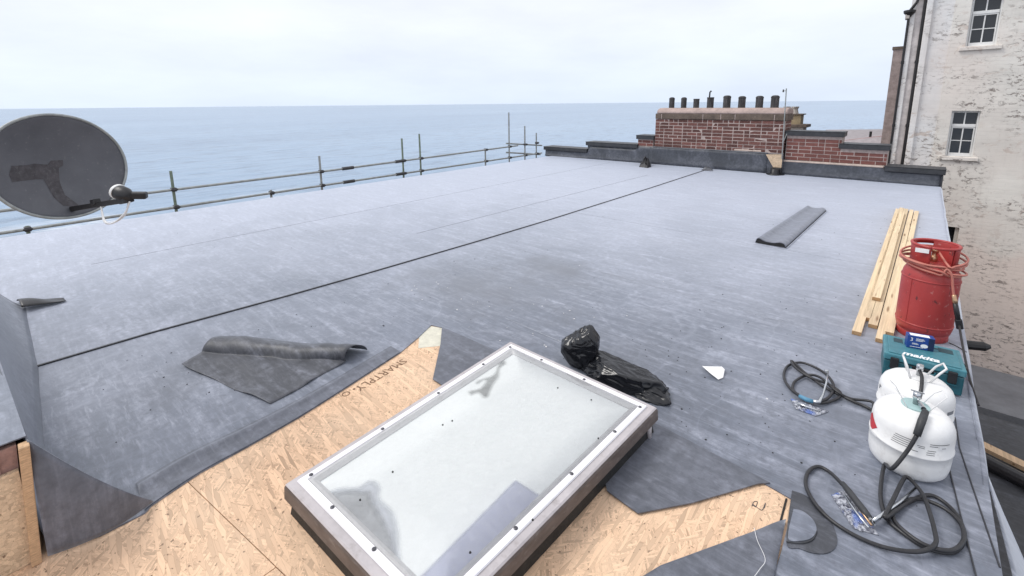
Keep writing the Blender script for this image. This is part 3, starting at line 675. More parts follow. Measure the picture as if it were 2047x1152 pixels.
MB().add([a0, a1, a1+V((.6, 3.5, .02)), a0+V((-.9, 3.5, .1)), a0+V((0, -2.2, -1.6)), a1+V((0, -2.2, -1.7))], [(0, 1, 2, 3), (4, 5, 1, 0)]).build('roof_slope', slate_pale, dr, solid=.05)
MB().tube([a0, a1], .05, 8).build('ridge_tile', redroof, dr)
MB().box((-2.2, 13.9, -14), (0.2, 19.4, a0.z-1.75)).build('wall', pale_stone, dr)
tt = aty(1741, 263, 16.2); MB().tube([tt-V((0, 0, .35)), tt], .03, 8).build('vent_pipe', pipe_black, dr)

# ================================================================== WHITE BUILDING
wb = thing('white_building', (2, 13.5, -4.1), 'tall cream painted masonry building with flaking paint beyond the roof edge', 'building')
YW = 13.5
wins = [(.41, .84, .33, 1.27), (.45, .90, 2.55, 3.50)]
sw = (.45, .82, -1.80, -1.17)
def wall_with_holes(x0, x1, z0, z1, y0, y1, holes, matl, name):
    xs_ = sorted({x0, x1, *[h[0] for h in holes], *[h[1] for h in holes]}); zs_ = sorted({z0, z1, *[h[2] for h in holes], *[h[3] for h in holes]})
    mb = MB()
    for i in range(len(xs_)-1):
        k = 0
        while k < len(zs_)-1:
            cx = (xs_[i]+xs_[i+1])/2
            def hole(kk): cz = (zs_[kk]+zs_[kk+1])/2; return any(h[0] < cx < h[1] and h[2] < cz < h[3] for h in holes)
            if hole(k): k += 1; continue
            k2 = k
            while k2+1 < len(zs_)-1 and not hole(k2+1): k2 += 1
            mb.box((xs_[i], y0, zs_[k]), (xs_[i+1], y1, zs_[k2+1])); k = k2+1
    return mb.build(name, matl, wb)
wall_with_holes(.205, 9, -14, 6.5, YW-.02, YW+.35, wins+[sw], wall_paint, 'wall')
MB().box((-.13, YW, -14), (.2045, YW+.3, 6.5)).build('wall_panel', wall_paint2, wb)
MB().box((-.235, YW-.05, -14), (-.1305, YW+.3, 6.5)).build('pilaster', wall_paint2, wb, bevel=.01)
MB().box((-.40, YW+.025, -14), (-.2355, YW+.3, 6.5)).build('recessed_strip', render_grey, wb)
MB().box((-.485, YW-.01, -14), (-.4005, YW+.3, 6.5)).build('corner_strip', wall_paint2, wb, bevel=.01)
MB().box((-.70, YW+.22, -14), (-.4855, YW+4, 2.60)).build('brick_return', old_brick, wb)
MB().box((-.72, YW+.2, 2.6005), (-.486, YW+4, 2.66)).build('return_coping', cap_stone, wb)
MB().box((-.48, YW+.302, -14), (9, YW+9, 6.4)).build('inner_mass', dark_m, wb)
for x, y, r in ((-.505, YW-.02, .022), (-.268, YW+.005, .027)):
    dp = MB().tube([(x, y, -5), (x, y, 3.25 if x < -.4 else 6.4)], r, 10).build('downpipe', pipe_black, wb, smooth=False)
    for z in (-.5, .95, 2.3): MB().lathe([(r*1.35, z-.03), (r*1.35, z+.03)], (x, y, 0), 10).build('pipe_collar', pipe_black, dp)
hp = aty(1808, 22, YW-.05)
MB().lathe([(.03, -.09), (.05, -.06), (.10, .0), (.105, .045), (.09, .05)], (-.50, YW-.03, 3.32), 12).build('hopper', pipe_black, wb)
MB().tube([(-.50, YW-.03, 3.36), (-.40, YW-.04, 3.52), (-.36, YW-.04, 3.75)], .025, 8).build('swan_neck', pipe_black, wb)
MB().box((-.56, YW-.08, 3.2), (-.49, YW+.2, 3.3)).build('eave_block', pale_stone, wb)
# faint horizontal string line and pipe scar
MB().box((-.128, YW-.012, -2.2), (.2, YW-.0005, -2.12)).build('string_course', wall_paint2, wb)
for (x0, x1, z0, z1) in wins:
    wd, ht = x1-x0, z1-z0; yf = YW+.05; wi = MB()
    f = .035; zm = z0+ht*.68
    for a, b_ in (((x0, yf, z0), (x0+f, yf+.06, z1)), ((x1-f, yf, z0), (x1, yf+.06, z1)), ((x0+f, yf, z1-f), (x1-f, yf+.06, z1)), ((x0+f, yf, z0), (x1-f, yf+.06, z0+f*1.3)), ((x0+f, yf-.01, zm-.03), (x1-f, yf+.06, zm+.03))): wi.box(a, b_)
    win = wi.build('window', white_paint, wb, bevel=.004)
    xm = (x0+x1)/2
    cas = MB().box((x0+f, yf+.0, z0+f*1.3), (x0+f+.025, yf+.05, zm-.03)).box((x1-f-.025, yf, z0+f*1.3), (x1-f, yf+.05, zm-.03)).box((x0+f+.025, yf, z0+f*1.3), (x1-f-.025, yf+.05, z0+f*1.3+.025)).box((x0+f+.025, yf, zm-.055), (x1-f-.025, yf+.05, zm-.03))
    cas.build('casement', white_paint, win)
    bars = MB().box((xm-.010, yf+.012, z0+f*1.3+.025), (xm+.010, yf+.045, zm-.055)).box((xm-.010, yf+.012, zm+.03), (xm+.010, yf+.045, z1-f))
    zc = (z0+f*1.3+.025+zm-.055)/2; bars.box((x0+f+.025, yf+.014, zc-.008), (xm-.0105, yf+.043, zc+.008)).box((xm+.0105, yf+.014, zc-.008), (x1-f-.025, yf+.043, zc+.008)); bars.build('glazing_bar', white_paint, win)
    for (a0_, a1_) in ((x0+f, xm-.01), (xm+.01, x1-f)):
        for (c0, c1) in ((z0+f*1.3, zc), (zc, zm-.03), (zm+.03, z1-f)):
            MB().box((a0_, yf+.030, c0), (a1_, yf+.034, c1)).build('pane', glass_m, win)
    MB().box((x0-.09, YW-.065, z0-.085), (x1+.08, YW+.04, z0-.005)).build('sill', wall_paint, wb, bevel=.012)
MB().box((wins[1][0]+.06, YW+.12, 2.62), (wins[1][0]+.14, YW+.13, 3.1)).build('net_curtain', curtain, wb)
x0, x1, z0, z1 = sw
MB().box((x0, YW+.12, z0), (x1-.06, YW+.13, z1)).build('window', glass_m, wb)
MB().box((x1-.06, YW+.03, z0), (x1-.0, YW+.2, z1)).build('window_jamb', pale_stone, wb)
# plank, roll of felt and pipe in the gap
pk = thing('timber_plank', (1.2, 4.9, -1.25), 'pale sawn plank lying across the dark lower roof at the right', 'plank')
a, c = at(1972, 897, -1.2), at(2047, 934, -1.2); dirx = (c-a).normalized(); nrm = V((-dirx.y, dirx.x, 0))
M = frame_m(a-dirx*.15, dirx, nrm); MB().box((0, -.04, -.01), (2.2, .045, .022), M).build('board', timber('plank_pine', (.62, .44, .28)), pk)
for t in (.3, 1.7): MB().box((t, -.10, -.05), (t+.06, .10, -.0105), M).build('bearer', dark_m, pk)
tag(anchor(MB().tube([a-dirx*.1+V((0, -.20, .0)), a+dirx*2+V((0, -.20, .0))], .05, 12).build('felt_roll', hose_blk)), 'black rolled felt lying beside the pale plank in the gap', 'felt roll')
ps = thing('overflow_pipe', at(1925, 692, -.1), 'short black pipe stub jutting from the roof edge beside the red cylinder', 'pipe')
pa, pb = atx(1918, 691, EX+.005), atx(1968, 693, EX+.125)
MB().tube([pa-V((.05, 0, 0)), pb], [.03, .03], 10).tube([pb, pb+(pb-pa).normalized()*.03], [.03, .012], 10).build('pipe', pipe_black, ps, smooth=False)
MB().lathe([(.045, -.01), (.045, .01)], pa+V((.0, 0, 0)), 12, M=Matrix.Rotation(R(90), 3, 'Y')).build('flange', pipe_black, ps)

# ================================================================== SCAFFOLD
sf = thing('scaffold', (-9.3, 5, -14), 'galvanised scaffold tube guard rail along the seaward roof edge', 'scaffold')
XS = -9.3
def pole(px, y0, name='standard', matl=steel):
    p = atx(px, y0, XS); return MB().tube([(XS, p.y, -14), (XS, p.y, p.z)], .022, 10).build(name, matl, sf, smooth=False), p
stds = {}
for px, y0, mt in ((54, 452, steel_g), (341, 342, steel_g), (541, 380, steel), (638, 312, steel), (803, 277, steel_g), (838, 268, steel_g), (970, 300, steel), (1017, 225, steel), (1049, 252, steel), (1072, 266, steel)):
    o, p = pole(px, y0, matl=mt); stds[px] = p
ru = [(XS+.05, -1.5, .14), (XS+.05, 4.66, .165), (XS+.05, 10.9, .25)]
rl = [(XS+.05, -1.5, -.165), (XS+.05, 4.64, -.125), (XS+.05, 12.1, -.075)]
for rr in (ru, rl):
    for k in range(2): MB().tube([V(rr[k])+V((0, .012 if k else 0, 0)), V(rr[k+1])-V((0, 0 if k else .012, 0))], .0215, 10).build('ledger', steel, sf)
u2 = [aty_ for aty_ in (atx(1012, 287, XS-.05), atx(1083, 291, XS-.05))]; l2 = [atx(1012, 305, XS-.05), atx(1080, 309, XS-.05)]
for rr in (u2, l2): MB().tube(rr, .0235, 10).build('return_tube', steel, sf)
def couple(y, z, name='coupler'):
    MB().box((XS-.03, y-.036, z-.032), (XS+.08, y+.036, z+.032)).box((XS+.02, y-.05, z-.012), (XS+.09, y+.05, z+.016)).build(name, coupler_m, sf, bevel=.01)
def rz(rr, y):
    a, b_ = (rr[0], rr[1]) if y < rr[1][1] else (rr[1], rr[2]); t = (y-a[1])/(b_[1]-a[1]); return a[2]+(b_[2]-a[2])*t
for px, p in stds.items():
    for rr in (ru, rl):
        z = rz(rr, p.y)
        if p.z > z-.05: couple(p.y, z)
for px in (693, 798):
    y = atx(px, 335, XS).y
    for rr in (ru, rl): MB().tube([(XS+.05, y-.13, rz(rr, y-.13)), (XS+.05, y+.13, rz(rr, y+.13))], .036, 10).build('sleeve_coupler', coupler_m, sf)

# ================================================================== LEFT UPSTAND (near wall)
uw = thing('upstand_wall', (-3.4, -.2, 0), 'low upstand wall wrapped in grey membrane with bare board end at lower left', 'wall')
N0, N1 = V((-2.12, -.05, .0)), V((-2.12, -.02, .43)); Fb, Ft = V((-5.02, .06, .0)), V((-4.98, -.13, .36)); Mb, Mt = V((-3.8, .035, 0)), V((-3.8, -.10, .40))
def uface(u, v):
    lo = N0.lerp(Mb, u*2) if u < .5 else Mb.lerp(Fb, u*2-1); hi = N1.lerp(Mt, u*2) if u < .5 else Mt.lerp(Ft, u*2-1)
    p = lo.lerp(hi, v); p.y += .035*(1-v)**5+.006*noise.noise(V((p.x*2.5, p.z*4, 3)))
    return (p.x, p.y, p.z+.004)
MB().grid(uface, 30, 10).build('membrane_face', mem2, uw, smooth=True, solid=.004, offset=-1)
MB().add([(-2.12, -.45, 0), (-2.12, -.075, 0), (-2.12, -.045, .42), (-2.12, -.45, .42), (-4.99, -.45, 0), (-4.99, .03, 0), (-4.96, -.15, .35), (-4.99, -.45, .35)], [(0, 1, 2, 3), (7, 6, 5, 4), (0, 4, 5, 1), (1, 5, 6, 2), (2, 6, 7, 3), (3, 7, 4, 0)]).build('core', pink_brick, uw)
MB().grid(lambda u, v: (-2.12-2.87*u, (-.02-.12*u)*(1-v)-.46*v, .435-.075*u), 10, 4).build('membrane_top', mem, uw, solid=.004)
end = MB(); end.box((-2.118, -.155, -.004), (-2.10, -.052, .34)); end.build('end_board', osb_pale, uw)
MB().box((-2.118, -.45, -.004), (-2.105, -.158, .34)).build('end_board', osb_a, uw)
MB().box((-2.118, -.45, .342), (-2.112, -.09, .42)).build('brick_end', pink_brick, uw)
p0, p1 = V((-2.085, -.058, -.004)), V((-2.085, -.028, .425))
bt = MB().hexa([p0+V((-.03, -.014, 0)), p0+V((.012, -.014, 0)), p0+V((.012, .012, 0)), p0+V((-.03, .012, 0)), p1+V((-.03, -.014, 0)), p1+V((.012, -.014, 0)), p1+V((.012, .012, 0)), p1+V((-.03, .012, 0))]); bt.build('batten', ply_edge, uw, bevel=.003)
# loose flap pulled away from the wall end
Bf = V((-2.075, -.03, 0)); Tip = V((-2.075, .262, 0))
def lflap(u, v):
    lo = Bf.lerp(Tip, u)+V((.035*math.sin(math.pi*u), 0, 0)); h = .425*(1-u)**1.05
    return (lo.x+.02*math.sin(math.pi*v)*(1-u)-.03*v*(1-u), lo.y+.01*(1-u)*v, .010+h*v)
MB().grid(lflap, 16, 14).build('loose_flap', mem2, uw, smooth=True, solid=.004)
# ================================================================== SATELLITE DISH
sd = thing('satellite_dish', (-3.0, -.3, .38), 'grey satellite dish with dark stained face at the left edge', 'satellite dish')
az, el = R(25), R(5); DP = V((-2.817, .2493, 1.249)); n_ = V((math.cos(az)*math.cos(el), math.sin(az)*math.cos(el), math.sin(el)))
e1 = V((0, 0, 1)).cross(n_).normalized(); e2 = n_.cross(e1); ro = -.125
f1 = math.cos(ro)*e1+math.sin(ro)*e2; f2 = -math.sin(ro)*e1+math.cos(ro)*e2; DA, DB = .2585, .2245
def dpt(x, y, off=0.): rr = x*x+y*y; return DP+f1*(DA*x)+f2*(DB*y)+n_*(-.052*(1-rr)+off)
mb = MB(); nr, na = 14, 72
vs_ = [dpt(0, 0)]+[dpt(k/nr*math.cos(2*math.pi*i/na), k/nr*math.sin(2*math.pi*i/na)) for k in range(1, nr+1) for i in range(na)]
fs = [(0, 1+i, 1+(i+1) % na) for i in range(na)]+[(1+(k-1)*na+i, 1+k*na+i, 1+k*na+(i+1) % na, 1+(k-1)*na+(i+1) % na) for k in range(1, nr) for i in range(na)]
mb.add(vs_, fs); refl = mb.build('reflector', dish_m, sd, smooth=True, solid=.004, offset=0)
rim = [dpt(math.cos(2*math.pi*i/96), math.sin(2*math.pi*i/96)) for i in range(97)]
MB().tube(rim, .006, 8, cap=False).build('rim', steel, refl, smooth=True)
def on_dish(px, py):   # pixel -> dish local coordinates on the face plane
    v = ray(px, py); t = (DP-n_*.04-C0).dot(n_)/v.dot(n_); p = C0+v*t-DP; return p.dot(f1)/DA, p.dot(f2)/DB
st = [(20, 332), (55, 330), (70, 327), (98, 329), (104, 321), (128, 320), (129, 331), (120, 336), (121, 365), (128, 390), (148, 408), (150, 414), (120, 412), (105, 395), (95, 372), (88, 358), (60, 360), (20, 365), (14, 350)]
pl2 = [on_dish(*p) for p in st]; tr = tessellate_polygon([[V((x, y, 0)) for x, y in pl2]]); mb = MB()
mb.add([dpt(x, y, .0035) for x, y in pl2], [tuple(t) for t in tr]); ob_ = mb.build('label_residue', dish_stain, refl)
bm = bmesh.new(); bm.from_mesh(ob_.data); bmesh.ops.subdivide_edges(bm, edges=bm.edges, cuts=5, use_grid_fill=True)
o_ = root_org(refl)
for v in bm.verts:
    p = v.co+o_-DP; x, y = p.dot(f1)/DA, p.dot(f2)/DB; v.co = dpt(x, y, .0032)-o_
bm.to_mesh(ob_.data); bm.free()
LN = C0+ray(246, 388)*(2.02/ray(246, 388).dot(c_d)*.955); ax, ay = on_dish(134, 418); A0 = dpt(ax, ay, .006)
ardir = (LN-A0).normalized()
A1 = LN-V((0, 0, .012))+ardir*.03
asd = ardir.cross(V((0, 0, 1))).normalized(); aup = asd.cross(ardir)
MB().extr([(-.009, -.012), (.009, -.012), (.009, .010), (-.009, .010)], A0-ardir*.0, A1-aup*.016, asd, aup).build('feed_arm', pipe_black, sd, bevel=.003)
MB().box((-.014, -.014, -.012), (.014, .014, .012), frame_m(A0+ardir*.19, ardir, asd)).build('arm_clip', blk_pl, sd, bevel=.003)
MB().box((-.02, -.02, -.016), (.02, .02, .016), frame_m(A1-ardir*.02-aup*.012, ardir, asd)).build('lnb_clamp', blk_pl, sd, bevel=.004)
to_d = (dpt(0, .1)-LN).normalized()
def along(p, d_, prof, name, matl, par, n=20):
    q = d_.to_track_quat('Z', 'Y').to_matrix(); return MB().lathe(prof, p, n, M=q).build(name, matl, par, smooth=True)
lnb = along(LN, -to_d, [(.028, -.03), (.03, -.025), (.03, .01), (.02, .035), (.014, .04)], 'lnb', blk_pl, sd)
along(LN, -to_d, [(.004, -.044), (.024, -.043), (.031, -.036), (.0315, -.024), (.029, -.022)], 'lnb_cap', white_paint, lnb)
dv = (ray(268, 385)*1.75-ray(246, 388)*1.75); MB().box((-.005, -.017, -.012), (.075, .015, .016), frame_m(LN-to_d*.012, (dv.normalized()-to_d*.6), asd)).build('lnb_body', blk_pl, lnb, bevel=.006)
for k in range(2):
    a = A1-V((0, 0, .025))+ardir*(.006*k); cpts = smoothpath([a, a+V((-.005, -.02, -.055+.01*k)), a+V((-.02, -.06, -.082)), a+V((-.05, -.08, -.075)), A0+ardir*.22-aup*.02], 8)
    MB().tube(cpts, .0035, 6).build('cable', wire_w, sd, smooth=True)
MB().tube([DP-n_*.055, DP-n_*.12, V((-3.0, -.02, 1.1)), V((-3.0, -.3, 1.05))], .02, 10).build('bracket_arm', pipe_black, sd)
MB().tube([(-3.0, -.3, .4), (-3.0, -.3, 1.4)], .024, 12).build('mount_pole', steel, sd)
MB().box((-3.09, -.38, .40), (-2.91, -.22, .45)).build('base_plate', steel, sd)

# ================================================================== ROOFLIGHT
skl = thing('rooflight', (-1.12, 1.13, 0), 'domed rooflight in a taupe frame on the strand board', 'rooflight')
ZO = -.12; KS = (CAM_H-.25-ZO)/(CAM_H-.25); SA, SB, SC, SD = V((-1.487, .525))*KS, V((-1.542, 1.744))*KS, V((-.703, 1.718))*KS, V((-.746, .545))*KS
def S(u, v, z): p = SA.lerp(SD, u).lerp(SB.lerp(SC, u), v); return V((p.x, p.y, z+(ZO if z > .14 else 0)))
def ring(prof, name, matl, par=skl, bevel=0., smooth=False):
    """closed profile [(inset m, z)] swept round the frame"""
    mb = MB(); n = len(prof); L, Wd = 1.31, .865
    vs_ = [S(*uv, z) for (d_, z) in prof for uv in ((d_/Wd, d_/L), (1-d_/Wd, d_/L), (1-d_/Wd, 1-d_/L), (d_/Wd, 1-d_/L))]
    fs = [(i*4+k, i*4+(k+1) % 4, ((i+1) % n)*4+(k+1) % 4, ((i+1) % n)*4+k) for i in range(n) for k in range(4)]
    mb.add(vs_, fs); return mb.build(name, matl, par, bevel=bevel, smooth=smooth)
ring([(.03, -.004), (.03, .21), (.06, .21), (.06, -.004)], 'curb', blackrub)
ring([(.008, .0), (.016, .05), (.02, .19), (.0295, .19), (.0295, .0)], 'curb_membrane', blackrub)
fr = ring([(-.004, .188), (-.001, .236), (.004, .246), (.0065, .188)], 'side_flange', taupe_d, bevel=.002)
ring([(.0015, .2462), (.008, .252), (.062, .255), (.062, .240), (.0075, .240)], 'frame', taupe, bevel=.002)
ring([(.033, .2553), (.036, .2605), (.060, .2605), (.063, .2553)], 'clamp_strip', strip_w)
ring([(.0632, .2405), (.0632, .258), (.074, .2575), (.09, .246), (.09, .2405)], 'inner_lip', simple('pale_lip', (.66, .655, .67), .45, var=.05, dirt=(.4, .38, .36), dirt_amt=.4))
def dome(u, v):
    a, b_ = .062/.865, .062/1.31; uu, vv = a+(1-2*a)*u, b_+(1-2*b_)*v
    d_ = min(min(u, 1-u)*.74, min(v, 1-v)*1.19); t = min(1., d_/.17); h = .020*t*(2-t)+.008*(1-(2*u-1)**2)*(1-(2*v-1)**2)
    return S(uu, vv, .2595+h)
MB().grid(dome, 60, 90).build('dome', dome_m, skl, smooth=True)
a_, b2 = .07/.865, .07/1.31
def dif(u, v): return S(a_+(1-2*a_)*u, b2+(1-2*b2)*v, .2415)
MB().grid(dif, 2, 2).build('diffuser', diffuser_m, skl, solid=.003, offset=-1)
def film_mark(px, name, matl, dz, feather=.032):
    """mark on the inner sheet, its edge feathered by a vertex attribute that the material reads as opacity"""
    P = [at(x, y, .2415+ZO+dz) for x, y in px]; n = len(P)
    x0, x1, y0, y1 = min(p.x for p in P), max(p.x for p in P), min(p.y for p in P), max(p.y for p in P); st_ = .006; mb = MB(); al = []
    nx, ny = int((x1-x0)/st_)+1, int((y1-y0)/st_)+1
    def sdist(x, y):
        ins = False; dm = 9.
        for i in range(n):
            a, b_ = P[i], P[(i+1) % n]; ex, ey = b_.x-a.x, b_.y-a.y; L2 = ex*ex+ey*ey+1e-12
            t = max(0., min(1., ((x-a.x)*ex+(y-a.y)*ey)/L2)); dm = min(dm, math.hypot(x-a.x-t*ex, y-a.y-t*ey))
            if (a.y > y) != (b_.y > y) and x < ex*(y-a.y)/(b_.y-a.y)+a.x: ins = not ins
        return dm if ins else -dm
    D = [[sdist(x0+i*st_, y0+jj*st_) for i in range(nx+1)] for jj in range(ny+1)]; idx = {}
    def vid(i, jj):
        if (i, jj) not in idx: idx[(i, jj)] = len(mb.v); mb.v.append(V((x0+i*st_, y0+jj*st_, P[0].z))); al.append(max(0., min(1., D[jj][i]/feather)))
        return idx[(i, jj)]
    for jj in range(ny):
        for i in range(nx):
            if max(D[jj][i], D[jj][i+1], D[jj+1][i], D[jj+1][i+1]) > 0: mb.f.append((vid(i, jj), vid(i+1, jj), vid(i+1, jj+1), vid(i, jj+1)))
    ob = mb.build(name, matl, skl); at_ = ob.data.attributes.new('film', 'FLOAT', 'POINT')
    lut = {(round(v.x, 4), round(v.y, 4)): a for v, a in zip(mb.v, al)}; o_ = root_org(skl)
    for i, v in enumerate(ob.data.vertices): at_.data[i].value = lut.get((round(v.co.x+o_.x, 4), round(v.co.y+o_.y, 4)), 0.)
    return ob
for nm in ('grey_mark', 'dirty_water_stain', 'faint_grey_mark', 'lilac_mark'):
    t_ = MATS[nm].node_tree if nm in MATS else bpy.data.materials[nm].node_tree; pb_ = t_.nodes['Principled BSDF']
    aa = t_.nodes.new('ShaderNodeAttribute'); aa.attribute_name = 'film'; t_.links.new(aa.outputs['Fac'], pb_.inputs['Alpha'])
film_mark(soft([(640, 985), (680, 972), (715, 970), (735, 958), (755, 960), (765, 975), (765, 995), (790, 1020), (802, 1060), (805, 1100), (815, 1165), (830, 1200), (760, 1180), (700, 1075)]), 'sheet_mark', mark_faint, .0006)  # grey shape under the dome, laid as a film on the inner sheet
film_mark(soft([(648, 985), (690, 978), (725, 978), (745, 980), (752, 1000), (775, 1040), (792, 1080), (800, 1130), (815, 1190), (760, 1180), (700, 1070)]), 'sheet_mark', mark_grey, .0011)
film_mark(soft([(1011, 720), (1004, 712), (993, 728), (985, 748), (960, 757), (948, 765), (955, 770), (968, 762), (958, 775), (938, 780), (934, 786), (942, 793), (955, 788), (965, 797), (978, 795), (984, 780), (992, 765), (1000, 755), (1002, 738), (1014, 728)], 3), 'sheet_mark', stain_dark, .0006)
film_mark([(1030, 957), (1090, 995), (985, 1135), (940, 1190), (800, 1190)], 'lilac_patch', lilac_m, .0016, .014)  # lilac patch under the dome, a film on the inner sheet
film_mark(soft([(1130, 733), (1170, 750), (1215, 778), (1250, 800), (1215, 795), (1180, 776), (1150, 758)], 3), 'sheet_mark', mark_faint, .0006)
scr = []
for v in (.06, .3, .54, .78, .95): scr += [(.06, v), (.94, v)]
for u in (.3, .6): scr += [(u, .04), (u, .96)]
sm = None
for (u, v) in scr:
    p = S(u, v, .2605); s_ = MB().lathe([(.0075, 0), (.0075, .002), (.0045, .004), (.0015, .0042)], p, 10).build('screw', screw_m, skl)
MB().box((-.004, -.0, -.018), (.004, .05, .016), frame_m(S(-.003, .02, .22), (-1, 0, 0), (0, 1, 0))).build('white_tag', white_paint, skl)
lt = S(1.0, .985, 0); MB().tube([V((lt.x-.012, lt.y-.035, .07)), V((lt.x-.010, lt.y-.035, .002))], .011, 10).build('corner_clip', taupe, skl, smooth=True)
for (x, y) in ((904, 842), (885, 850), (785, 944), (1115, 776), (1182, 800), (1196, 877), (940, 1105), (1065, 1040), (720, 1000)):
    p = at(x, y, .285+ZO); MB().lathe([(.004, .0), (.003, .004)], (p.x, p.y, .2845+ZO), 7).build('dirt_spot', debris_m, skl)

# ================================================================== THINGS LYING ON THE ROOF
# timbers
def batten(n0, n1, far, h, z, label):
    a, b_ = at(*n0, z), at(*n1, z); f_ = at(*far, z); mid = (a+b_)/2; wd = min(.05, (b_-a).length); d_ = (f_-mid); L = d_.length; d_.normalize(); sd_ = V((d_.y, -d_.x, 0))
    o = thing('timber_batten', (mid.x, mid.y, z), label, 'timber', 'sawn battens beside the red cylinder')
    M = frame_m(mid, sd_, d_); mb = MB().box((-wd/2, .004, 0.), (wd/2, L, h), M)
    ob = mb.build('length', pine, o, bevel=.0015)
    MB().box((-wd/2+.001, .0, .0008), (wd/2-.001, .0039, h-.0008), M).build('end_grain', pine_end, o)
batten((1700, 669), (1723, 672), (1795, 421), .026, .001, 'pale batten on the outer left of the pile, farthest from the cylinder')
batten((1724, 641), (1740, 643), (1802, 419), .026, .001, 'second batten from the left, tucked beside the outer one')
batten((1734, 655), (1754, 658), (1811, 421), .026, .001, 'third batten from the left, in the bottom layer of the pile')
batten((1749, 684), (1766, 687), (1822, 423), .026, .001, 'batten whose near end reaches closest to the teal tool case')
batten((1768, 672), (1785, 674), (1832, 426), .030, .001, 'rightmost batten of the pile, touching the red cylinder')
batten((1742, 600), (1760, 603), (1803, 428), .026, .029, 'upper batten lying on top of the pile with its end set back')

# red cylinder
rc = thing('gas_cylinder', (.143, 3.88, 0), 'worn red gas cylinder with shrouded top beside the timber', 'gas cylinder')
cx, cy, rr_ = .143, 3.88, .143
MB().lathe([(.11, .035), (.135, .05), (rr_, .085), (rr_, .40), (.138, .43), (.12, .465), (.085, .49), (.04, .498)], (cx, cy, 0), 48).build('body', red_m, rc, smooth=True)
MB().lathe([(.128, .001), (.13, .003), (.126, .075), (.122, .075), (.122, .004)], (cx, cy, 0), 40).build('foot_ring', red_m, rc, smooth=True)
for z in (.10, .395): MB().lathe([(rr_-.002, z-.006), (rr_+.003, z-.003), (rr_+.003, z+.003), (rr_-.002, z+.006)], (cx, cy, 0), 48).build('weld_bead', red_m, rc, smooth=True)
mb = MB(); n = 56; vs_ = []; pr_ = [(.100, .46), (.112, .49), (.115, .585), (.118, .605), (.112, .612), (.108, .60), (.106, .49)]
for (r, z) in pr_:
    for i in range(n+1):
        a = R(-40)+R(300)*i/n; vs_.append(V((cx+r*math.cos(a), cy+r*math.sin(a), z)))
k_ = len(pr_); fs = []
for i in range(k_):
    for jx in range(n):
        sd0, sd1 = i, (i+1) % k_
        if i in (1, 5) and (n*.44 < jx < n*.62): continue
        fs.append((sd0*(n+1)+jx, sd0*(n+1)+jx+1, sd1*(n+1)+jx+1, sd1*(n+1)+jx))
mb.add(vs_, fs); mb.build('shroud', red_m, rc, smooth=True, solid=.002)
MB().tube(smoothpath([(cx+.115*math.cos(R(a)), cy+.115*math.sin(R(a)), .608) for a in range(-100, 261, 15)], 2), .009, 8).build('shroud_rim', red_m, rc, smooth=True)
MB().lathe([(.02, .49), (.02, .53), (.014, .535), (.014, .56), (.02, .565), (.018, .58)], (cx, cy, 0), 12).build('valve', brass, rc, smooth=True)
MB().box((-.055, -.002, -.014), (.01, .002, .012), frame_m((cx-.04, cy-.1185, .585), (1, 0, 0), (0, 1, 0))).build('paper_tag', label_white, rc)
# vertical weld lines of a faceted label panel on the body
for a in (-128,): MB().tube([(cx+(rr_+.001)*math.cos(R(a)), cy+(rr_+.001)*math.sin(R(a)), z) for z in (.10, .25, .395)], .0022, 6).build('seam_weld', red_m, rc)
gt = thing('gas_torch', (cx, cy, .42), 'orange gas hose coiled round the red cylinder top with black torch handle', 'torch hose')
pts = [V((cx+.02, cy, .56))]
for i in range(0, 27*5):
    a = R(-60)+2*math.pi*i/27; t = i/(27*5); lp = int(i/27)
    r = .146+.014*math.sin(lp*2.1+1)+.012*math.sin(a*2+lp)+.02*(a_front := max(0., math.cos(a-R(200+40*lp))))*0; tilt = .018*math.cos(a-R(100+30*lp))+.008*math.sin(a*1+lp*1.3)
    pts.append(V((cx+r*math.cos(a)-.004, cy+r*math.sin(a)-.006, .535+tilt-.019*lp)))
pts += [V((cx+.06, cy-.150, .50)), V((cx+.085, cy-.155, .47)), V((cx+.098, cy-.158, .40)), V((cx+.112, cy-.160, .33))]
MB().tube(smoothpath(pts, 3), .0064, 8).build('hose', hose_red, gt, smooth=True)
h0, h1 = V((cx+.112, cy-.160, .335)), V((cx+.150, cy-.175, .185)); hd = (h1-h0).normalized()
along(h0, hd, [(.007, -.02), (.011, -.015), (.011, .005), (.013, .01), (.013, .03), (.009, .032)], 'ferrule', brass, gt, 12)
MB().tube([h0+hd*.03, h0+hd*.08, h1], [.012, .0135, .012], 12).build('handle', blk_pl, gt, smooth=True)
MB().box((-.016, -.012, -.03), (.018, .012, .03), frame_m(h1, hd.cross(V((0, 1, 0))), V((0, 1, 0)))).build('trigger_valve', blk_pl, gt, bevel=.006)
h2 = V((.345, 3.35, .012)); MB().tube(smoothpath([h1, h1.lerp(h2, .5)+V((.0, 0, -.01)), h2, V((.37, 3.15, -.02))], 6), .006, 8).build('lance', pipe_black, gt, smooth=True)
MB().tube(smoothpath([(cx+.13, cy-.05, .006), (.31, 3.80, .006), (.35, 3.75, .004)], 5), .003, 6).build('cord', hose_blk, gt)

